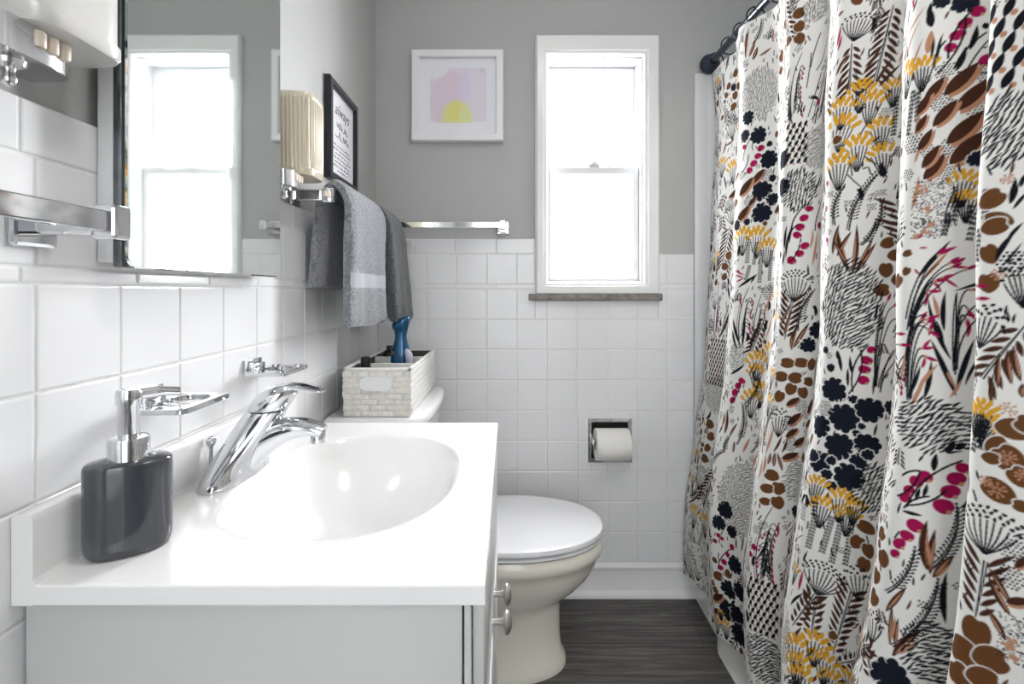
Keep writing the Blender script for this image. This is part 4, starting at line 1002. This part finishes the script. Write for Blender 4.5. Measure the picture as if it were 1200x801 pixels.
MOTIFS = """
H 148 1775 18
H 110 1747 14
H 155 1730 14
H 135 1707 15
H 95 1722 11
H 128 1672 19
Y 42 1785 18 0
O 118 1640 26
U 128 1565 120 1647 28
Tb 82 1530 99 1570 7
Tb 112 1507 116 1515 7
Tb 92 1555 143 1567 6
Tb 143 1487 143 1487 7
Y 132 1477 24 0
Y 80 1502 21 0
Tk 115 1417 132 1450 5
Tk 105 1410 88 1462 5
K 305 1407 20 -40
K 140 1390 24 -30
O 122 1355 19
U 140 1292 125 1355 26
D 65 1380 45 1442 14
D 365 1770 392 1820 19
Tb 352 1737 370 1782 8
Tb 362 1725 376 1757 10
Tb 342 1737 352 1822 7
Tb 380 1730 415 1740 6
Tb 340 1770 345 1810 6
G 380 1622 113 153 70 1
F 350 1565 22
F 382 1507 26
F 338 1517 20
F 413 1435 27
F 395 1352 30
F 398 1292 30
F 425 1325 19
F 413 1477 9
F 358 1272 11
F 422 1382 11
B 390 1470 10
B 382 1450 10
B 370 1432 11
B 358 1415 10
B 338 1485 8
C 335 1415 353 1460
C 335 1447 362 1507
K 385 1392 26 -45
K 352 1370 31 -50
K 348 1295 28 -50
K 372 1327 16 -45
O 408 1392 17
O 365 1327 18
O 332 1407 13
O 410 1360 9
F 605 1387 25
F 612 1322 23
F 520 1272 23
L 620 1667 592 1772 27
Tb 438 1795 439 1790 6
Tb 452 1750 462 1727 6
H 640 1720 15
H 640 1690 15
H 642 1662 17
H 610 1667 15
H 455 1700 21
H 452 1662 17
P 628 1482 650 1625 23
P 630 1467 628 1552 17
P 680 1457 775 1650 26
P 672 1515 676 1522 20
Tm 822 1567 830 1607 5
Tm 825 1557 832 1585 5
Tl 665 1475 692 1567 2
Tl 672 1467 720 1525 2
Tl 662 1542 670 1620 2
Tl 695 1480 732 1562 2
Tl 670 1587 685 1660 2
Tl 682 1577 708 1637 2
Tl 718 1600 726 1620 2
S 640 1420 48 110
G 672 1717 59 56 60 1
G 695 1402 85 103 50 1
G 648 1312 77 100 60 0
Tk 680 1300 698 1342 4
Tk 692 1310 704 1340 4
Tk 828 1297 815 1335 3
B 672 1265 8
B 662 1245 9
B 655 1225 9
B 748 1287 7
B 815 1295 6
B 810 1245 7
B 705 1222 8
B 735 1235 6
C 638 1217 665 1275
C 685 1215 714 1287
U 855 1565 872 1617 38
Tb 822 1627 835 1632 6
L 852 1465 852 1560 25
Tb 825 1507 848 1545 6
Tb 830 1477 838 1507 5
Tb 848 1465 850 1492 5
L 895 1470 918 1607 28
Tb 875 1497 905 1542 5
Tb 895 1467 920 1510 5
Tb 900 1462 935 1495 5
Tt 930 1495 938 1515 4
Tt 1045 1445 1072 1507 3
Tt 925 1517 927 1512 3
Tt 1048 1492 1078 1527 3
Tt 1062 1430 1078 1477 3
Tl 922 1582 928 1567 2
Tl 1002 1540 1002 1540 1
Tl 932 1557 942 1535 2
Tl 1028 1542 1048 1552 1
Y 872 1467 20 10
Y 840 1442 20 0
Y 890 1440 21 10
Y 845 1405 23 20
Y 905 1387 19 -10
Y 870 1360 22 0
Y 908 1337 19 -20
Y 840 1330 23 0
Y 1052 1435 19 0
Y 1080 1432 17 0
Y 922 1455 16 0
W 935 1355 955 1405 8
W 1060 1327 1068 1397 7
W 925 1362 928 1435 7
W 1075 1345 1075 1392 5
O 1070 1315 17
U 938 1247 998 1317 29
Tl 858 1327 862 1302 2
Tl 885 1397 875 1380 2
Tl 883 1335 902 1317 2
Tl 855 1305 878 1277 2
D 858 1197 902 1295 19
D 835 1210 845 1277 16
D 902 1192 912 1245 15
L 938 1242 964 1175 32
Tt 1070 1207 1078 1262 5
Tt 1072 1282 1082 1320 4
Tt 1075 1322 1080 1367 4
F 1125 1515 19
F 1098 1527 13
Tk 1088 1490 1085 1520 10
Tk 1082 1507 1085 1530 6
Tt 1085 1450 1088 1485 10
B 1138 1495 9
B 1125 1482 9
B 1118 1467 9
B 1112 1450 8
B 1150 1420 9
C 1100 1415 1125 1492
C 1095 1425 1105 1462
C 1110 1435 1132 1500
C 1118 1417 1148 1460
C 1122 1410 1250 1412
Tk 1132 1440 1138 1475 7
Tk 1120 1412 1128 1447 7
Tk 1145 1475 1149 1465 7
Tk 1098 1437 1102 1475 4
Tk 1090 1442 1092 1472 4
Tk 1148 1440 1148 1437 4
Tl 1132 1412 1150 1447 1
Tl 1135 1412 1138 1405 1
O 1108 1417 12
O 1148 1402 12
O 1105 1370 14
O 1145 1352 14
O 1118 1297 15
O 1112 1260 13
O 1090 1297 11
K 1128 1397 27 -50
K 1142 1370 28 -50
K 1112 1350 23 -52
K 1135 1322 29 -48
K 1140 1292 31 -48
K 1098 1390 21 -55
K 1100 1270 23 -52
K 1095 1287 20 -55
K 1085 1372 18 -60
K 1088 1315 18 -60
K 1082 1342 15 -60
F 1148 1275 13
Y 1135 1245 17 20
Y 1138 1217 15 10
Tk 1118 1200 1128 1235 3
Tk 1112 1200 1125 1237 3
Tk 1122 1197 1132 1232 3
N 1098 1215 56 74
W 1122 1182 1128 1215 7
W 1145 1182 1165 1232 8
W 1140 1177 1142 1207 6
W 1260 1160 1258 1215 5
W 1115 1180 1115 1197 5
S 1272 1405 62 106 1.7
X 1278 1225 6
X 1272 1202 5
G 1275 1292 64 100 40 0
H 1265 1202 18
H 1270 1172 19
Tk 1282 1192 1285 1225 7
Tk 1285 1185 1298 1207 4
Tk 1290 1212 1295 1230 5
L 112 1165 130 1287 38
H 135 1195 18
H 120 1160 19
H 52 1157 14
H 122 1127 17
H 75 1110 16
H 310 1127 10
H 42 1130 12
P 92 932 95 1092 21
P 128 945 189 1097 24
Tk 112 925 145 992 7
Tk 130 957 162 1037 7
S 122 850 94 141
G 135 747 140 122 40 1
H 108 647 21
H 122 610 19
H 68 612 13
H 48 630 10
H 115 572 17
H 92 575 10
Tk 138 647 171 730 7
Tk 320 672 332 702 5
Y 390 1232 27 0
Y 348 1237 25 0
Y 420 1200 24 0
W 362 1155 365 1215 11
W 360 1107 370 1150 10
W 400 1100 405 1190 11
W 430 1105 432 1187 10
W 382 1150 390 1212 10
Tm 328 1140 358 1125 4
Tm 330 1125 358 1115 4
Tm 335 1142 348 1125 4
Tm 335 1107 355 1117 4
Tk 342 1090 395 1127 7
Tk 375 1102 392 1125 5
O 430 1077 20
O 438 1090 14
P 360 947 370 1090 29
P 398 947 408 1072 27
Tk 335 1002 368 922 7
Tk 370 925 368 1012 6
Tk 390 917 413 1007 7
Tk 338 970 358 915 6
Tt 413 1015 449 1105 6
Tt 428 952 464 1045 5
Tt 442 925 472 997 5
L 395 915 420 1012 19
G 358 895 53 77 45 1
Y 413 895 25 0
Y 413 865 21 0
Y 410 792 24 0
Y 435 820 22 0
Y 450 925 23 0
Y 605 887 16 0
Y 602 825 17 0
Tk 395 847 408 887 3
Tk 402 840 415 882 3
Tk 422 845 438 797 3
Tk 342 845 382 877 7
Tk 395 757 408 785 3
B 378 832 10
B 368 817 10
B 360 797 11
B 355 775 10
C 350 765 372 827
D 385 657 388 765 19
D 425 645 455 762 20
D 608 700 620 800 15
D 350 627 355 667 15
D 398 775 422 845 11
Tb 342 677 340 747 10
Tb 358 672 378 715 7
Tb 375 632 375 665 7
Tb 330 695 332 737 6
Tt 402 640 415 682 7
Tt 620 702 630 770 5
Tk 628 1157 638 1225 5
Tk 625 1177 630 1232 5
Tk 635 1190 642 1232 4
Tk 620 1140 625 1172 4
B 655 1225 9
B 650 1207 9
B 665 1182 9
B 655 1165 9
B 640 1150 10
B 698 1225 8
B 815 1182 6
C 633 1145 655 1185
C 633 1200 652 1232
Tt 680 1137 690 1215 5
Tt 690 1122 728 1190 5
Tt 745 1132 770 1195 4
Tt 675 1175 680 1220 4
Tt 790 1082 820 1130 4
U 648 1057 648 1130 35
L 642 1060 635 970 27
Tb 622 1002 640 1050 6
Tb 633 980 645 1040 6
Tb 655 952 678 1010 8
Tb 652 950 660 1010 7
Tb 652 947 648 985 6
Tb 662 952 685 985 6
D 660 992 680 1077 21
F 700 995 23
F 682 960 18
F 802 1050 14
F 825 965 8
H 645 917 19
H 672 920 17
H 695 920 17
H 635 885 18
H 665 885 17
H 692 880 16
H 658 860 17
H 682 855 16
H 635 840 17
K 665 830 18 -40
K 712 830 23 -60
K 672 792 21 -50
K 712 792 17 -45
K 670 760 18 -45
K 690 745 19 -45
K 795 780 18 -55
U 640 747 642 812 21
O 682 825 14
O 660 780 16
O 705 770 10
O 668 735 16
O 695 807 9
Tb 635 710 648 752 5
Tb 652 712 660 747 5
Tb 860 1117 840 1202 8
Tb 865 1112 870 1207 8
Tb 868 1112 902 1170 8
Tb 832 1152 842 1210 7
Tb 840 1147 862 1195 7
Tb 858 1127 832 1182 6
Tb 872 1127 898 1182 6
D 878 1167 902 1207 14
L 940 1205 965 1142 31
H 935 1145 15
H 918 1120 17
H 1052 1097 14
H 912 1082 15
H 1068 1140 8
H 1068 1112 8
G 862 1055 105 174 55 0
Tk 858 927 850 967 6
Tk 870 900 868 935 5
Tk 875 925 870 957 5
Tk 850 950 848 967 5
B 900 972 7
B 895 952 9
B 893 935 9
B 893 915 9
C 878 892 895 980
C 872 887 885 970
P 1048 930 1072 982 19
Tk 908 890 912 950 4
Tk 902 1025 905 1062 4
Tt 1062 932 1072 995 4
Tt 938 932 960 990 4
F 838 932 9
F 845 890 26
F 880 877 9
F 865 840 30
F 905 862 25
F 822 815 24
F 888 815 8
F 862 785 28
F 905 797 23
F 895 830 7
O 830 852 15
S 1002 862 45 111
N 1090 1175 39 27
W 1110 1162 1115 1185 7
W 1140 1152 1145 1182 8
W 1250 1117 1252 1162 5
Tk 1082 1100 1120 1157 6
Tt 1088 1097 1118 1142 5
Tm 1105 1135 1128 1147 5
Tm 1120 1122 1138 1130 6
Tm 1122 1117 1142 1115 4
Tm 1112 1100 1130 1085 4
Tm 1100 1095 1110 1080 4
Tm 1082 1147 1092 1147 3
Tm 1078 1115 1085 1105 3
Tm 1080 1162 1085 1170 3
Tk 1125 977 1095 1070 6
Tk 1132 925 1100 1007 7
Tk 1115 1020 1115 1080 6
Tk 1132 935 1150 1010 7
Tk 1125 1080 1255 1115 6
Tk 1095 915 1102 975 6
Tk 1075 915 1090 967 5
Tk 1115 1000 1105 1037 4
Tk 1142 942 1162 990 4
Tt 1108 1037 1100 1075 5
Tt 1120 960 1132 935 4
Tt 1088 930 1110 970 5
Tt 1080 902 1095 945 5
Tt 1125 922 1138 950 4
Tm 1098 1012 1102 1035 4
Tm 1092 992 1100 1007 4
Tm 1142 1012 1142 1040 5
Tm 1140 1045 1150 1045 4
Tm 1092 962 1095 980 4
Tm 1092 1057 1095 1080 4
G 1112 877 110 82 35 0
Tk 1122 840 1132 860 7
Tk 1132 847 1145 857 7
H 1270 1165 17
H 1265 1130 15
H 1265 1092 16
X 1275 1102 7
X 1288 930 8
Tk 1272 1120 1288 1155 6
Tk 1278 1112 1295 1142 3
Tk 1282 1147 1295 1167 4
U 1298 1060 1288 1122 15
O 1290 1115 17
U 1255 1005 1270 1062 20
L 1262 965 1300 1037 23
Tb 1278 955 1278 1000 6
Tb 1290 962 1285 1005 7
Tb 1298 967 1290 1012 7
Tb 1272 932 1272 972 5
Tb 1300 947 1300 965 6
Y 1262 925 15 0
Y 1272 910 14 60
Y 1255 917 13 0
W 1252 865 1262 917 8
W 1262 870 1268 912 6
H 1295 907 21
H 1282 880 19
H 1305 915 14
Am 1075 1027 1082 1110 1105 1135
Am 1075 1027 1088 1105 1118 1122
Am 1078 1030 1090 1105 1120 1115
Am 1075 1025 1098 1097 1138 1112
Am 1078 1030 1095 1100 1110 1100
Am 1078 1032 1090 1097 1102 1095
Am 1078 1020 1088 1085 1095 1080
A 1072 1020 1080 1100 1105 1122
A 1075 1005 1085 1087 1098 1100
A 1070 1037 1078 1105 1098 1132
Am 1075 912 1070 1005 1088 1035
Am 1078 912 1078 1015 1095 1030
Am 1075 915 1075 1037 1095 1037
Am 1072 932 1070 1052 1098 1020
Am 1078 915 1082 997 1090 992
Am 1080 915 1085 990 1095 980
A 1075 960 1072 1037 1092 1032
A 1072 972 1072 1052 1095 1042
Am 1130 965 1125 1090 1145 1082
Am 1130 965 1128 1085 1142 1052
Am 1128 975 1120 1097 1250 1087
Am 1132 965 1130 1070 1140 1037
Am 1132 975 1132 1075 1252 1070
A 1128 962 1122 1040 1128 1077
A 1130 957 1128 1040 1128 1075
U 92 427 105 505 36
Tk 30 380 92 427 6
Tk 22 355 105 420 6
L 112 400 175 555 25
L 112 432 30 380 17
H 108 535 19
D 308 577 342 625 17
Y 70 347 25 0
Y 132 342 24 0
W 55 232 72 315 13
W 95 242 125 325 12
W 258 372 274 415 9
F 370 472 26
F 352 430 23
F 395 422 19
H 310 385 15
H 278 325 17
H 350 280 20
H 380 300 14
H 338 235 12
H 328 250 10
B 352 395 7
B 342 375 7
B 395 380 9
B 380 352 9
B 368 327 9
B 358 307 8
B 625 485 8
B 615 465 8
B 580 430 8
B 572 410 8
B 362 390 6
C 350 300 390 372
C 440 332 498 477
Tk 428 382 435 427 5
Tk 450 385 458 425 5
Tk 410 380 410 412 5
U 48 110 58 205 28
U 132 162 130 230 24
U 90 125 92 162 17
G 415 515 143 205 55 1
Tt 430 602 466 692 7
Tt 610 637 612 687 6
Tt 620 657 620 700 5
Tb 640 677 638 710 7
Tb 658 672 642 710 7
Tb 628 680 630 707 6
H 638 657 18
H 655 632 18
H 635 625 15
H 658 600 18
H 635 595 12
H 710 717 13
K 672 707 21 -30
G 698 657 71 100 40 1
P 642 407 650 585 33
P 668 422 668 555 22
P 755 392 735 615 33
P 760 492 825 597 22
Tm 668 522 665 555 4
Tm 832 490 835 532 5
Tm 778 440 782 480 4
Tk 635 462 655 517 5
Tk 650 417 652 490 5
Tk 818 452 842 490 5
F 405 335 27
F 380 257 27
F 420 270 27
F 375 195 31
F 408 197 30
F 608 375 16
F 413 150 32
F 605 315 14
K 345 215 26 -40
K 332 170 18 -40
Y 328 140 18 0
Y 362 150 18 0
Y 350 177 10 0
O 342 170 12
S 650 357 75 123
G 652 242 116 103 20 0
G 810 377 45 100 55 1
F 832 747 23
F 852 755 10
F 895 765 16
F 883 732 28
F 848 727 11
F 858 707 11
F 890 697 8
F 908 780 11
F 818 755 14
Y 835 705 17 0
Y 850 667 19 0
Y 878 690 20 0
Y 893 662 17 0
Y 900 682 15 0
W 838 575 842 645 10
W 860 575 868 650 10
W 878 562 883 652 10
W 900 567 900 647 9
W 838 640 840 670 7
G 930 722 79 98 55 0
H 920 650 18
H 1048 692 18
H 912 620 16
H 930 612 16
H 1060 660 17
H 928 585 15
H 1050 625 15
H 1050 590 18
H 1045 675 9
U 862 497 875 560 40
L 858 495 832 420 17
L 860 487 865 410 19
Tb 838 390 848 425 6
L 915 527 902 402 26
U 928 517 918 577 22
U 1060 522 1050 572 22
L 1055 515 910 387 16
L 1052 510 1075 470 17
Y 845 387 22 0
Y 850 357 20 0
Y 855 335 20 0
Y 875 410 21 10
Y 890 382 20 0
Y 902 355 18 0
Y 935 375 19 0
Tk 862 375 872 397 3
Tk 885 352 893 367 3
Tk 875 332 880 350 3
Tk 912 355 930 367 3
Tk 928 400 1045 492 3
B 1102 800 9
B 1092 790 9
B 1085 775 8
B 1082 762 8
B 1135 805 11
B 1130 785 11
B 1125 762 12
B 1142 822 9
B 1098 725 11
B 1090 707 9
B 1082 692 9
B 1078 675 7
Tk 1110 810 1112 837 7
Tk 1095 762 1098 782 5
Tk 1102 770 1105 790 5
Tk 1080 742 1105 742 5
Tk 1075 735 1078 755 3
C 1085 750 1140 832
C 1085 752 1125 785
C 1082 747 1108 772
C 1072 762 1095 805
C 1075 795 1095 807
D 1122 667 1140 762 19
Tb 1118 665 1110 737 10
Tb 1122 660 1120 727 8
Tb 1125 657 1142 697 9
Tt 1120 672 1112 707 4
Tt 1128 657 1140 682 3
D 1075 612 1102 687 16
D 1090 535 1132 647 23
Tb 1075 582 1098 632 8
Tb 1085 535 1082 597 6
Tb 1092 537 1092 580 6
Tb 1090 520 1122 577 10
Tt 1098 527 1120 565 4
Tt 1085 542 1088 582 4
G 1135 547 76 93 40 0
F 1092 490 28
Tk 1145 597 1138 670 7
H 1290 870 21
H 1302 850 17
H 1282 827 23
H 1305 815 10
H 1275 865 11
X 1290 870 8
X 1282 827 9
X 1270 835 6
X 1305 852 7
U 1275 745 1275 802 36
L 1275 735 1270 660 28
Tb 1302 650 1280 680 8
Tb 1305 682 1280 720 8
Tb 1305 695 1280 730 7
O 1302 760 14
O 1302 727 14
H 1272 645 23
H 1260 612 24
H 1290 620 24
H 1258 582 18
H 1285 592 22
K 1312 702 14 -30
K 1312 750 12 -60
N 1312 657 36 57
Tt 1242 557 1236 542 6
Am 910 907 902 1030 920 1062
Am 910 907 908 1047 930 1052
Am 912 907 912 1030 935 1030
Am 915 905 920 1015 1055 1012
Am 918 902 925 992 1062 995
A 910 907 900 1002 912 1047
A 918 897 920 955 935 975
"""
GROUND = (.80, .785, .755)
def make_curtain():
    du = 1.45e-3
    u_end = float(S_[-1]); near = 1.45
    ua = np.concatenate([np.arange(0, near, du), np.arange(near, u_end - .001, .0022), [u_end]]).astype(np.float64)
    va = np.linspace(ZBOT, ZTOP, 1160)
    R = Raster(ua, va, GROUND); R.aa = .0015
    rng = random.Random(21); used = []; jobs = []; REPEAT = 1.28
    for ln in MOTIFS.strip().split('\n'):
        f = ln.split(); t = f[0]; v = [float(x) for x in f[1:]]
        k = 6 if t[0] == 'A' else 5 if t[0] in 'TLDUWPC' else 4 if t[0] in 'GNS' else 3
        p = [x / 1000 for x in v[:k]] + v[k:]
        jobs.append((t, p))
        us = (0, 2, 4) if t[0] == 'A' else (0, 2) if t[0] in 'TLDUWPC' else (0,)      # the print repeats along the cloth
        if p[0] > .10: jobs.append((t, [x + REPEAT if i in us else x for i, x in enumerate(p)]))
    for t, p in jobs:
        if min(p[0], p[0] if t[0] not in 'TLDUWPC' else p[2]) > u_end + .05: continue
        draw_motif(R, t, p, rng)
        if t[0] == 'A':
            for i in (0, 2, 4): used.append((p[i], p[i + 1], .014))
        elif t[0] in 'TLDUWPC':
            for q in (.1, .5, .9): used.append((p[0] + (p[2] - p[0]) * q, p[1] + (p[3] - p[1]) * q, max(.012, (p[4] if len(p) > 4 else 0) * .6)))
        elif t[0] in 'GNS':
            for a in (-.3, 0, .3):
                for b in (-.35, -.12, .12, .35): used.append((p[0] + a * p[2], p[1] + b * p[3], .6 * max(p[2] * .4, p[3] * .25)))
        else: used.append((p[0], p[1], p[2]))
    # the print goes on in the folds and towards the other end of the cloth
    UU = np.array(used); kinds = 'HFYLLDDUUWPKTGGG'; n = 0
    for _ in range(30000):
        u, v = rng.uniform(.0, u_end), rng.uniform(ZBOT, ZTOP); r = rng.choice((.028, .022, .017, .012, .009, .0065, .0065))
        if np.any(np.hypot(UU[:, 0] - u, UU[:, 1] - v) < UU[:, 2] * .72 + r * .74): continue
        k = rng.choice(kinds) if r > .015 else rng.choice(('Tk', 'Tb', 'O', 'H', 'G', 'G', 'L', 'D', 'Tk', 'Tb', 'O')) if r > .008 else rng.choice(('O', 'Tk', 'Tl', 'Tk', 'Tb', 'G'))
        a = rng.uniform(1.1, 2.0); e = (u - math.cos(a) * r, v - math.sin(a) * r, u + math.cos(a) * r, v + math.sin(a) * r)
        k0 = k[0]
        if k0 in 'LDUP': p = [*e, r * .75]
        elif k0 in 'W': p = [*e, .014]
        elif k0 == 'T': k = k if len(k) > 1 else 'T' + rng.choice('kbt'); p = [*e, max(.003, r * .3)]
        elif k0 in 'SG': p = [u, v, r * 1.7, r * 1.9] + ([rng.uniform(30, 80), rng.choice((0, 1))] if k0 == 'G' else [])
        elif k0 == 'K': p = [u, v, r, -45]
        else: p = [u, v, min(r * .85, .017 if k0 != 'B' else .007)]
        draw_motif(R, k, p, rng); n += 1
        UU = np.vstack([UU, (u, v, r)])
    Ug, Vg = np.meshgrid(ua, va, indexing='ij'); X, Y = surf(Ug, Vg)
    # gentle hem weight at the bottom, puckers under the rings at the top
    nu, nv = Ug.shape
    co = np.stack([X, Y, Vg], -1).astype(np.float32).reshape(-1, 3)
    idx = np.arange(nu * nv, dtype=np.int32).reshape(nu, nv)
    q = np.stack([idx[:-1, :-1], idx[:-1, 1:], idx[1:, 1:], idx[1:, :-1]], -1).reshape(-1, 4)
    me = bpy.data.meshes.new('shower_curtain'); me.vertices.add(len(co)); me.vertices.foreach_set('co', co.ravel())
    me.loops.add(q.size); me.loops.foreach_set('vertex_index', q.ravel())
    me.polygons.add(len(q)); me.polygons.foreach_set('loop_start', np.arange(0, q.size, 4, dtype=np.int32)); me.polygons.foreach_set('loop_total', np.full(len(q), 4, np.int32))
    me.polygons.foreach_set('use_smooth', np.ones(len(q), bool)); me.update()
    store(me, R.c.reshape(-1, 3)); me.materials.append(M['curtain'])
    o = bpy.data.objects.new('shower_curtain', me); COL.objects.link(o)
    return tag(o, 'white shower curtain with brown, black, magenta and yellow botanical print', 'shower curtain')
curtain = make_curtain()
# rings at the fold ridges
def ring(y):
    bm = bmesh.new(); cx, cz, R0, r0 = .707, 1.8655, .0265, .0022; rings = []
    for i in range(28):
        a = 2 * PI * i / 28; c_ = Vector((cx + R0 * math.cos(a), y, cz + R0 * math.sin(a) * 1.05)); d = Vector((math.cos(a), 0, math.sin(a)))
        rings.append([c_ + d * r0 * math.cos(b) + Vector((0, 1, 0)) * r0 * math.sin(b) for b in [2 * PI * k / 10 for k in range(10)]])
    loft(bm, rings + [rings[0]], (False, False)); bmesh.ops.remove_doubles(bm, verts=bm.verts[:], dist=1e-6)
    return obj('curtain_ring', bm, 'rod', None, 60)
r0 = ring(0); ring_y = [1.690, 1.585, 1.50, 1.416, 1.30, 1.158, 1.07]
lab = ['dark curtain ring nearest the wall flange on the rod', 'second dark curtain ring from the wall flange', 'third dark curtain ring from the wall flange', 'fourth dark curtain ring from the wall flange', 'fifth dark curtain ring from the wall flange', 'sixth dark curtain ring from the wall flange', 'seventh dark curtain ring from the wall flange']
for i, (y_, l_) in enumerate(zip(ring_y, lab)):
    o = r0 if i == 0 else r0.copy()
    if i: COL.objects.link(o)
    o.location = (0, y_, 0); tag(o, l_, 'curtain ring', 'curtain rings on the shower rod')

# ---------------------------------------------------------------- ceiling lamp and hall light, both unseen and added as fill; daylight
cl = thing('added_ceiling_lamp', 'round flush ceiling lamp, unseen, added as fill light', 'ceiling lamp', (.25, .45, CEIL))
bm = bmesh.new(); lathe(bm, [(.15, 0), (.155, -.008), (.155, -.022), (.15, -.026)], (.25, .45, CEIL - .001), n=40); obj('rim', bm, 'chrome', cl, 40)
def lamp(name, kind, loc, rot, power, size, size_y=None, col=(1, 1, 1)):
    l = bpy.data.lights.new(name, kind); l.energy = power; l.color = col
    if kind == 'AREA':
        l.size = size
        if size_y: l.shape = 'RECTANGLE'; l.size_y = size_y
        else: l.shape = 'DISK'
    o = bpy.data.objects.new(name, l); COL.objects.link(o); o.location = loc; o.rotation_euler = rot
    return o
lamp('ceiling_fill_light', 'AREA', (.25, .45, CEIL - .03), (0, 0, 0), P_CEIL_FILL, .29, None, (1, .97, .93)).parent = None  # added fill from overhead, under the unseen ceiling fixture
lamp('hallway_fill_light', 'AREA', (.08, WF - .65, 2.30), (math.radians(38), 0, 0), P_HALL_FILL, 1.3, .7, (1, .98, .96))  # added soft fill from behind the camera, source unseen
w = lamp('daylight', 'AREA', (.40, WB + .32, 1.60), (math.radians(-90 + 10), 0, math.radians(-22)), P_WIN, .70, 1.05, (.96, .98, 1))

wd = bpy.data.worlds.new('sky'); SC.world = wd; wd.use_nodes = True
bg = wd.node_tree.nodes['Background']; bg.inputs[0].default_value = (.93, .97, 1, 1); bg.inputs[1].default_value = P_SKY

# ---------------------------------------------------------------- camera
cam = bpy.data.cameras.new('camera'); cam.sensor_width = 36; cam.lens = 580 / 1200 * 36
cam.shift_x = 4 / 1200; cam.shift_y = -59.5 / 1200; cam.clip_start = .02
co_ = bpy.data.objects.new('camera', cam); COL.objects.link(co_); co_.location = (0, 0, 1.08); co_.rotation_euler = (math.radians(90), 0, 0)
SC.camera = co_
SC.view_settings.view_transform = 'Standard'; SC.view_settings.look = 'None'; SC.view_settings.gamma = 1; SC.view_settings.use_curve_mapping = False
SC.view_settings.exposure = EXPO
